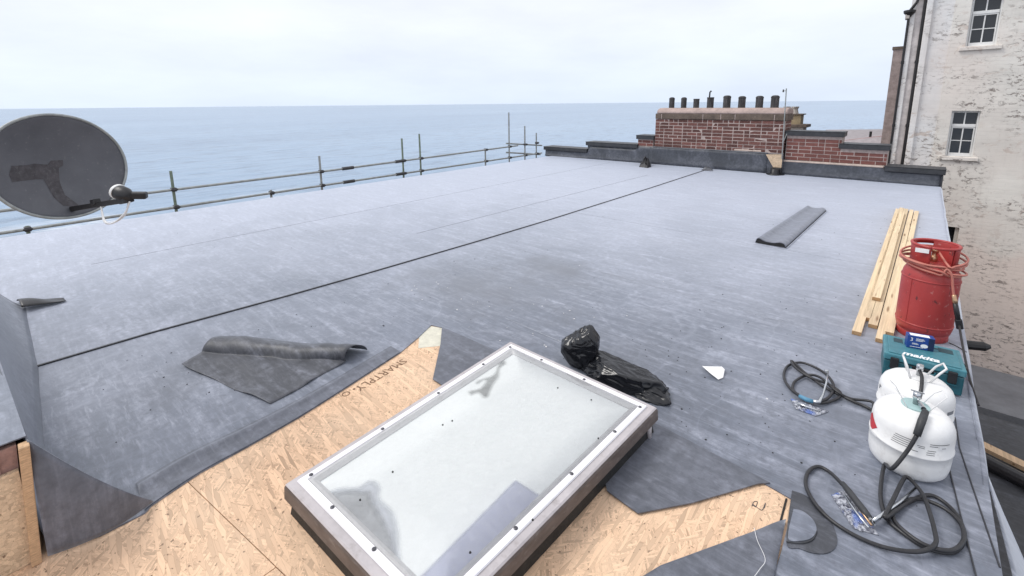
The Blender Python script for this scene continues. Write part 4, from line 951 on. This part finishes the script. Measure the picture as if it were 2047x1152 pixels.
# tool case
tcs = thing('tool_case', (.139, 3.25, 0), 'teal plastic tool case with black latches behind the white canisters', 'tool case')
FL, FR_, BR_, BL_ = V((-.022, 3.10)), V((.309, 3.124)), V((.295, 3.385)), V((-.030, 3.35))
ux = (FR_-FL).normalized(); uy = V((-ux.y, ux.x)); CW, CD, CH = .331, .26, .16
Mc = frame_m((FL.x, FL.y, 0), (ux.x, ux.y, 0), (uy.x, uy.y, 0))
MB().box((.004, .004, .008), (CW-.004, CD-.004, .112), Mc).build('body', teal, tcs, bevel=.008)
lid = MB().box((0, 0, .114), (CW, CD, .152), Mc).build('lid', teal_hi, tcs, bevel=.007)
MB().box((.02, .012, .1522), (CW-.02, CD-.02, .1575), Mc).build('lid_panel', teal_hi, lid, bevel=.003)
for x0, x1, y0, y1 in ((.045, .085, .16, .215), (.235, .295, .16, .215)): MB().box((x0, y0, .1576), (x1, y1, .1586), Mc).build('lid_recess', teal_dk, lid)
MB().box((.215, .185, .1577), (.236, .197, .1588), Mc).build('lid_recess', teal_dk, lid)
for x in (.03, .262):
    lt_ = MB().box((x, -.010, .072), (x+.036, .0035, .135), Mc).build('latch', blk_pl, tcs, bevel=.004)
    MB().box((x-.004, -.006, .060), (x+.040, .0032, .069), Mc).build('latch_hook', teal, lt_, bevel=.002)
MB().box((.11, -.004, .065), (.22, .0038, .112), Mc).build('handle_recess', blk_pl, tcs, bevel=.004)
MB().tube([Mc @ V(p) for p in ((.115, -.004, .105), (.12, -.016, .095), (.21, -.016, .095), (.215, -.004, .105))], .006, 8).build('handle', teal, tcs, smooth=True)
for x in (.03, .27):
    MB().box((x, .01, 0), (x+.03, CD-.01, .009), Mc).build('foot', blk_pl, tcs)
for y, z in ((.05, .15), (.1, .145)): MB().box((CW-.001, y, z-.02), (CW+.006, y+.02, z-.004), Mc).build('side_clip', blk_pl, tcs)
Mt_ = Mc @ Matrix.Translation((.150, .034, .1582)); text_mb('makita', .058, Mt_, shear=.3, extrude=.0005, bold=.0016, space=.98).build('lettering', label_white, lid)
# blue carton standing on the case
ba, bb_ = at(1811.5, 694, .158), at(1866, 704, .158); bx_ = (bb_-ba).normalized(); Lb = (bb_-ba).length; by_ = V((-bx_.y, bx_.x, 0))
cb = thing('blue_carton', (ba+bb_)/2, 'small blue printed carton standing on the teal tool case', 'carton')
Mb_ = frame_m(ba+V((0, 0, .0008)), bx_, by_); Hb = .072
MB().box((0, 0, 0), (Lb, .045, Hb), Mb_).build('box', blue_box, cb, bevel=.0015)
MB().box((Lb*.78, -.0006, .002), (Lb-.001, -.0001, Hb-.002), Mb_).build('navy_panel', blue_dk, cb)
MB().box((.012, .004, Hb+.0002), (Lb*.82, .034, Hb+.0008), Mb_).build('white_label', label_white, cb)
def ftext(body, size, x, z): M = Mb_ @ Matrix.Translation((x, -.0012, z)) @ Matrix.Rotation(R(90), 4, 'X'); return text_mb(body, size, M, extrude=.0002)
ftext('3', .028, .018, .050).build('numeral', label_white, cb)
for k, (x0, x1, z) in enumerate(((.036, .07, .058), (.036, .074, .0525), (.036, .066, .047), (.022, .045, .030), (.022, .05, .025), (.014, .07, .010))):
    MB().box((x0, -.0011, z-.0012), (x1, -.0007, z+.0012), Mb_).build('print_line', label_white, cb)
mbs = MB(); q = [Mb_ @ V((.074+.016*math.cos(a), -.0010, .022+.011*math.sin(a))) for a in [2*math.pi*i/20 for i in range(20)]]; mbs.add(q, [tuple(range(20))]); mbs.build('round_badge', label_white, cb)

# white canisters
def canister(c, ztop, label, mats=white_gloss):
    o = thing('canister', (c[0], c[1], 0), label, 'canister', 'white adhesive canisters'); r = .134
    MB().lathe([(.100, .0005), (.115, .005), (.127, .020), (.1325, .045), (r, .08), (r, .115), (r+.0035, .118), (r+.0035, .124), (r, .127), (r, .185), (.131, .208), (.122, .230), (.105, .247), (.080, .258), (.045, .264), (.02, .265)], (c[0], c[1], 0), 64).build('body', mats, o, smooth=True)
    MB().lathe([(.045, .262), (.047, .269), (.030, .272)], (c[0], c[1], 0), 24).build('collar', white_gloss if label.startswith('rear') else simple('pale_teal_collar', (.35, .50, .50), .45, var=.1), o)
    MB().lathe([(.010, .266), (.010, .296), (.013, .298), (.013, .322), (.009, .325)], (c[0], c[1], 0), 14).build('valve', chrome, o, smooth=True)
    return o
c1 = (.105, 2.392); c2 = (.112, 2.668)
k1 = canister(c1, .27, 'front white canister with red hazard diamond and printed text'); k2 = canister(c2, .27, 'rear white canister standing against the teal tool case')
def handle(c, o, ang, r, spread, wr, matl):
    ca, sa = math.cos(ang), math.sin(ang); t_ = V((-sa, ca, 0)); n__ = V((ca, sa, 0)); b0 = V((c[0], c[1], .266))
    pts = [b0+n__*.035+t_*.032, b0+n__*(.05+spread*.5)+t_*.034+V((0, 0, .05)), b0+n__*(.06+spread)+t_*.026+V((0, 0, .075)), b0+n__*(.06+spread)-t_*.026+V((0, 0, .075)), b0+n__*(.05+spread*.5)-t_*.034+V((0, 0, .05)), b0+n__*.035-t_*.032]
    MB().tube(pts, wr, 8).build('wire_handle', matl, o, smooth=True)
handle(c2, k2, R(10), .03, .022, .0045, wire_w); handle(c2, k2, R(190), .03, .0, .0045, wire_w)
handle(c1, k1, R(15), .03, .025, .0016, wire_w); handle(c1, k1, R(195), .03, .025, .0016, wire_w)
MB().box((c1[0]-.022, c1[1]-.003, .3255), (c1[0]+.022, c1[1]+.003, .329)).build('tap_lever', chrome, k1)
MB().box((c2[0]-.005, c2[1]-.03, .315), (c2[0]+.012, c2[1]+.006, .327)).build('tap_lever', chrome, k2, bevel=.003)
def patch(o, c, a0, a1, z0, z1, name, matl, off=.0008, shape=None, n=8):
    r = .134+off; mb = MB()
    if shape: 
        P = [V((c[0]+r*math.cos(R(a0+(a1-a0)*u)), c[1]+r*math.sin(R(a0+(a1-a0)*u)), z0+(z1-z0)*v)) for u, v in shape]; mb.add(P, [tuple(range(len(P)))])
    else: mb.grid(lambda u, v: (c[0]+r*math.cos(R(a0+(a1-a0)*u)), c[1]+r*math.sin(R(a0+(a1-a0)*u)), z0+(z1-z0)*v), n, 1)
    return mb.build(name, matl, o)
diam = []
mbd = MB()
for i in range(8):
    for s_ in (0,):
        pass
mbd.grid(lambda u, v: (c1[0]+.1352*math.cos(R(-163+8*(.5-v)*2*.3+(u-.5)*40*(1-abs(2*v-1)))), c1[1]+.1352*math.sin(R(-163+8*(.5-v)*2*.3+(u-.5)*40*(1-abs(2*v-1)))), .118+.074*v), 10, 10); mbd.build('hazard_diamond', label_red, k1)
patch(k1, c1, -168, -140, .1165, .1255, 'belt_line', white_gloss, .004)
zz = .180
for i, (a0, a1, z) in enumerate(((-112, -86, .186), (-114, -90, .177), (-115, -92, .168), (-116, -93, .159), (-117, -88, .150), (-82, -72, .171), (-80, -72, .164), (-88, -80, .145), (-66, -34, .186), (-66, -54, .178), (-68, -56, .158), (-69, -57, .149), (-69, -57, .140))):
    patch(k1, c1, a0, a1, z-.0011, z+.0011, 'print_line', ink)
patch(k1, c1, -52, -38, .164, .180, 'white_sticker', label_white, .0012); patch(k1, c1, -48, -41, .171, .173, 'print_line', ink, .0018)
patch(k2, c2, -165, -140, .172, .195, 'dark_label', label_grey, .0010, shape=[(0, 0), (1, 0), (.2, 1), (0, 1)])
patch(k2, c2, -38, -20, .162, .178, 'dark_label', label_grey)

# hoses and spray guns (each hose with its gun is one thing)
def hose_from(px, zs): return [at(x, y, z)+V((0, 0, 0)) for (x, y), z in zip(px, zs)]
sg2 = thing('spray_gun', at(1720, 1040), 'black hose and spray gun in front, coming from the front canister', 'spray gun', 'adhesive spray guns with hoses')
hb = V((c1[0]+.012, c1[1]-.012, .285)); g0 = hb; g1 = at(1823, 895, .16)
MB().tube([hb+V((0, .01, -.004)), hb+V((.012, -.03, -.002))], .009, 10).build('hose_fitting', chrome, sg2)
p1 = V((c1[0]+.03, c1[1]-.055, .281)); p2 = V((c1[0]+.012, c1[1]-.140, .215))
MB().tube([p1, p1.lerp(p2, .5)+V((0, -.012, .018)), p2], [.012, .0135, .0125], 12).build('strain_sleeve', grip_blk, sg2, smooth=True)
hp_ = [p2, V((c1[0]-.008, c1[1]-.160, .150)), V((.06, 2.20, .07))]+hose_from([(1768, 930), (1760, 990), (1772, 1035), (1800, 1062), (1850, 1095), (1900, 1105), (1925, 1085), (1922, 1050), (1890, 1018), (1840, 998), (1800, 1005), (1785, 1030), (1800, 1055), (1850, 1090), (1905, 1100), (1928, 1070), (1905, 1020), (1860, 990), (1815, 1005), (1790, 1022), (1768, 1035), (1785, 1000), (1805, 960), (1815, 955), (1835, 975), (1850, 1000), (1868, 1060), (1868, 1090), (1830, 1103), (1760, 1092), (1690, 1060), (1640, 1020), (1612, 975), (1615, 945), (1635, 933), (1660, 945), (1685, 970)],
     [.03, .012, .010, .010, .010, .010, .012, .020, .020, .014, .010, .012, .018, .020, .020, .014, .010, .010, .012, .020, .030, .030, .026, .026, .030, .034, .030, .030, .022, .010, .010, .010, .010, .010, .010, .012, .03])
MB().tube(smoothpath(hp_, 6), .0072, 8).build('hose', hose_blk, sg2, smooth=True)
ga, gb = at(1684, 966, .032), at(1738, 1035, .030); gd = (gb-ga).normalized()
MB().tube([ga, ga.lerp(gb, .25), ga.lerp(gb, .8), gb], [.009, .012, .012, .010], 10).build('grip', grip_blk, sg2, smooth=True)
MB().tube([gb, at(1745, 1045, .03), at(1762, 1030, .028), at(1800, 1003, .024), at(1832, 975, .022)], [.009, .010, .006, .005, .005], 10).build('lance', chrome, sg2, smooth=True)
MB().tube([at(1695, 985, .028), at(1720, 1020, .024), at(1742, 1050, .026)], .004, 8).build('trigger', brass, sg2, smooth=True)
MB().tube([at(1688, 990, .024), at(1712, 1025, .02), at(1736, 1055, .022)], .004, 8).build('trigger_guard', chrome, sg2, smooth=True)
def wrapper(px, label, seed, h=.016):
    P = [at(x, y) for x, y in px]; mb = MB()
    def fn(u, v):
        p = P[0].lerp(P[1], u).lerp(P[3].lerp(P[2], u), v); e_ = math.sin(math.pi*u)*math.sin(math.pi*v)
        return (p.x+.006*noise.noise(V((u*5, v*9, seed))), p.y+.006*noise.noise(V((u*5, v*9, seed+4))), .0025+h*max(0, e_)**.4*(.65+.7*noise.noise(V((u*8, v*14, seed+9)))))
    o = anchor(mb.grid(fn, 16, 28).build('plastic_wrapper', wrap_m, solid=.001)); return tag(o, label, 'wrapper')
wrapper(((1661, 990), (1697, 978), (1757, 1072), (1706, 1058)), 'crinkled blue and clear wrapper lying under the front spray gun', 3)
wrapper(((1581, 798), (1590, 818), (1630, 833), (1657, 824)), 'crinkled wrapper lying under the rear spray gun, behind the cut-out', 8, .012)
sg1 = thing('spray_gun', at(1620, 800), 'black hose and spray gun at the back, coming from the rear canister', 'spray gun', 'adhesive spray guns with hoses')
h_ = [V((c2[0], c2[1]-.01, .30)), V((c2[0]+.01, c2[1]-.05, .285)), V((c2[0]+.01, c2[1]-.115, .235)), V((c2[0], c2[1]-.145, .13)), V((c2[0]-.05, c2[1]-.15, .03))]+hose_from([(1745, 822), (1700, 800), (1650, 775), (1612, 748), (1583, 722), (1590, 735), (1620, 755), (1655, 768), (1680, 785), (1672, 798), (1640, 806), (1605, 795), (1578, 775), (1567, 752), (1575, 732), (1600, 725), (1630, 735), (1655, 752), (1667, 775), (1655, 796), (1630, 805)], [.012, .012, .016, .02, .028, .032, .026, .022, .014, .012, .012, .012, .012, .012, .012, .014, .02, .022, .02, .02, .02])
MB().tube(smoothpath(h_, 6), .0072, 8).build('hose', hose_blk, sg1, smooth=True)
h3 = hose_from([(1742, 803), (1700, 797), (1672, 782), (1640, 755), (1615, 750), (1590, 762), (1585, 778), (1600, 793)], [.030, .014, .028, .034, .016, .012, .012, .02])
MB().tube(smoothpath([V((c2[0]-.14, c2[1]+.01, .03))]+h3, 6), .0066, 8).build('return_hose', hose_blk, sg1, smooth=True)
MB().tube([at(1598, 792, .022), at(1612, 799, .024), at(1625, 803, .022)], [.009, .0115, .010], 10).build('grip', blue_grip, sg1, smooth=True)
MB().tube([at(1625, 803, .022), at(1637, 804, .024), at(1645, 790, .03), at(1652, 765, .05), at(1655, 742, .07)], [.010, .009, .0055, .005, .005], 8).build('lance', chrome, sg1, smooth=True)
MB().tube([at(1655, 742, .07), at(1648, 741, .07)], .006, 8).build('nozzle', chrome, sg1)
MB().tube([at(1592, 806, .018), at(1615, 814, .018), at(1640, 822, .016)], .0045, 8).build('trigger', chrome, sg1, smooth=True)

# folded membrane roll on the right
ra, rb, rcx, rd = at(1510, 486), at(1572, 496), at(1655, 424), at(1617, 417)
fr_ = thing('membrane_roll', ra, 'long flattened grey membrane roll lying on the open roof before the timber', 'membrane roll')
axd = ((rd+rcx)/2-(ra+rb)/2); Lr = axd.length; axd.normalize(); sdv = V((axd.y, -axd.x, 0)); Wr = (rb-ra).length
def rtop(t): return .030+.026*math.exp(-((t-.10)/.14)**2)+.018*math.exp(-((t-.82)/.16)**2)
prof = [(-.0, .004)]+[(Wr*t, rtop(t)*(min(1, (t/.05))**.5 if t < .05 else 1)*(1 if t < .92 else max(.4, 1-(t-.92)*6))) for t in [i/24 for i in range(1, 24)]]+[(Wr*.975, .016), (Wr*.965, .006), (Wr*.5, .0015)]
def rfn(u, v):
    k = int(round(u*(len(prof)-1))); a, h = prof[k]; y = v*Lr
    wv = 1+.10*noise.noise(V((a*4, y*2.2, 5)))+.05*noise.noise(V((a*9, y*7, 1)))
    return ra+axd*y+sdv*(a*(1-.18*v)+.01*noise.noise(V((0, y, 2)))*0)+V((0, 0, .001+h*wv*(1-.15*v)))
mbr = MB().grid(rfn, len(prof)-1, 60); mbr.build('rolled_sheet', mem_roll, fr_, smooth=True, solid=.004)
mbe = MB(); mbe.add([ra+axd*.004+sdv*a+V((0, 0, .001+h*.97)) for a, h in prof], [tuple(range(len(prof)))]); mbe.build('dark_roll_end', blackrub, fr_)
MB().tube([ra+sdv*(Wr*1.03)+V((0, 0, .006)), ra+axd*Lr+sdv*(Wr*.86)+V((0, 0, .006))], .0055, 6).build('loose_edge', mem, fr_)
MB().tube([ra+sdv*(Wr*.975)+V((0, 0, .007)), ra+axd*Lr+sdv*(Wr*.815)+V((0, 0, .007))], .006, 6).build('edge_shadow_gap', blackrub, fr_)

# big off-cut left of the boards
def offc(u, v):
    BL, BR, FR, FL_ = V((-3.32, .94, 0)), V((-2.46, 1.44, 0)), V((-2.355, .815, 0)), V((-3.13, .63, 0))
    p = BL.lerp(BR, u).lerp(FL_.lerp(FR, u), v)
    R0 = .026+.010*u+.006*math.sin(u*7); c = .36-.20*u; L_ = BL.lerp(BR, u)-FL_.lerp(FR, u); ln = L_.length; d_ = L_.normalized()
    hgt = 0; sh = 0; W_ = .10-.035*u
    if v < c: t = v/c; hgt = R0*1.9*(t*t*(3-2*t))**(.8-.45*u); sh = -R0*.3*t
    else:
        t = (v-c)*ln/W_
        if t < 1: hgt = R0*1.9*(1-t*t*(3-2*t))**(.8); sh = -R0*.8*math.sin(min(1, t)*math.pi)*(.35+.65*abs(2*u-1))-R0*.3*(1-t)
    e_ = .012*noise.noise(V((p.x*5, p.y*5, 2)))+.006*noise.noise(V((p.x*13, p.y*13, 6))); p = p+V((.018*noise.noise(V((p.x*4, p.y*4, 9))), .018*noise.noise(V((p.x*4, p.y*4, 19))), 0))
    curl = .018*max(0, 1-u*7)*max(0, v-.1)
    return p+d_*sh+V((0, 0, .007+hgt+max(-.004, e_)+curl))
oc = anchor(MB().grid(offc, 40, 110).build('membrane_offcut', mem_dark, smooth=True, solid=.004)); tag(oc, 'dark membrane off-cut with a rolled ridge, left of the strand board', 'offcut')
# small curled flap piece at the left
ws = [at(34, 606), at(46, 627), at(133, 606), at(128, 600)]
def curlp(u, v):
    a = ws[0].lerp(ws[3], u); b_ = ws[1].lerp(ws[2], u); p = a.lerp(b_, v)
    return (p.x, p.y, .010+.055*(1-u)*math.sin(v*math.pi*.8)+.018*math.sin(u*6)*math.sin(v*math.pi)*.5+.01)
so_ = anchor(MB().grid(curlp, 16, 10).build('membrane_offcut', hose_blk, smooth=True, solid=.004)); tag(so_, 'small black curled membrane strip beside the upstand at far left', 'offcut')

# black bag
mb = MB()
def lobe(c, ax, nf, seed, rot=0., up=0.):
    rnd = random.Random(seed); pl_ = []
    for _ in range(nf):
        d_ = V((rnd.gauss(0, 1), rnd.gauss(0, 1), rnd.gauss(0, 1))).normalized(); pl_.append((d_, rnd.uniform(.80, 1.02)))
    bm = bmesh.new(); bmesh.ops.create_icosphere(bm, subdivisions=6, radius=1); vs_ = []
    for v in bm.verts:
        d_ = v.co.normalized(); a_s = 0.
        for n__, h in pl_:
            q = d_.dot(n__)/h
            if q > 0: a_s += q**26
        r = a_s**(-1/26) if a_s else 1.2
        r = min(r, 1.25)+.05*(1-abs(noise.noise(d_*2.6+V((seed, 0, 0))))*2.6)
        p = Matrix.Rotation(rot, 3, 'Z') @ V((d_.x*ax[0], d_.y*ax[1], d_.z*ax[2]))*r
        p += V(c); p.z = max(p.z, .0035); vs_.append(p)
    bm.verts.ensure_lookup_table(); fs = [tuple(v.index for v in f.verts) for f in bm.faces]; bm.free(); mb.add(vs_, fs)
lobe((-1.345, 2.14, .10), (.10, .085, .135), 13, 4)
lobe((-1.11, 2.15, .035), (.225, .10, .075), 13, 8, R(5))
lobe((-.98, 2.16, .015), (.15, .085, .05), 10, 12, R(-5))
bagp = thing('refuse_bag', (-1.25, 2.2, 0), 'crumpled glossy black plastic bag behind the far corner of the rooflight', 'bag')
mb.build('film', bag_m, bagp, smooth=True)
tq = [at(x, y) for x, y in ((1312, 800), (1337, 779), (1300, 770), (1285, 790))]
MB().slab([(p.x, p.y) for p in tq], .002, .012).build('flat_tail', bag_m, bagp)

# white scrap
P = [at(x, y) for x, y in ((1402, 738), (1420, 735), (1443, 734), (1449, 745), (1446, 757), (1436, 761), (1420, 754))]; c = sum(P, V())/len(P)+V((0, 0, .03))
mb = MB(); n = len(P); mb.add([p+V((0, 0, .004+.016*(i % 3 == 0))) for i, p in enumerate(P)]+[c], [(i, (i+1) % n, n) for i in range(n)]+[tuple(range(n-1, -1, -1))])
tag(anchor(mb.build('plastic_scrap', paper, bevel=.003)), 'small white torn scrap lying alone on the roof behind the black bag', 'scrap')

# grit
def grit(name, spots, matl, n, s0, s1, seed):
    rnd = random.Random(seed); mb = MB()
    for _ in range(n):
        x0, x1, y0, y1 = rnd.choice(spots); x, y = rnd.uniform(x0, x1), rnd.uniform(y0, y1); s_ = rnd.uniform(s0, s1); a = rnd.random()*3
        if -2.45 < x < -.15 and y < 1.98: continue
        z = .0062 if x < -3.6 else .0004
        M = Matrix.Translation((x, y, z)) @ Matrix.Rotation(a, 4, 'Z'); w2 = s_*rnd.uniform(.4, 1); mb.box((-s_, -w2, 0), (s_, w2, s_*.5), M)
    return tag(mb.build(name, matl), kind='stuff')
o = grit('grit', [(-3.5, -2.2, .2, 2.2), (-3.4, -.1, 2, 4), (-1.2, .2, 1.9, 3.4), (-1.5, .2, 2, 8), (-7.5, 0, .4, 9)], debris_m, 330, .0012, .0042, 3); o['label'] = 'dark grit scattered over the grey roof membrane'; o['category'] = 'grit'
o = grit('pale_flecks', [(-3.1, -2.4, 1.9, 2.5), (-2.6, -1.6, 2, 2.8), (-3.4, .2, 2, 5)], debris_w, 40, .002, .006, 9); o['label'] = 'pale flecks scattered over the grey roof membrane'; o['category'] = 'flecks'
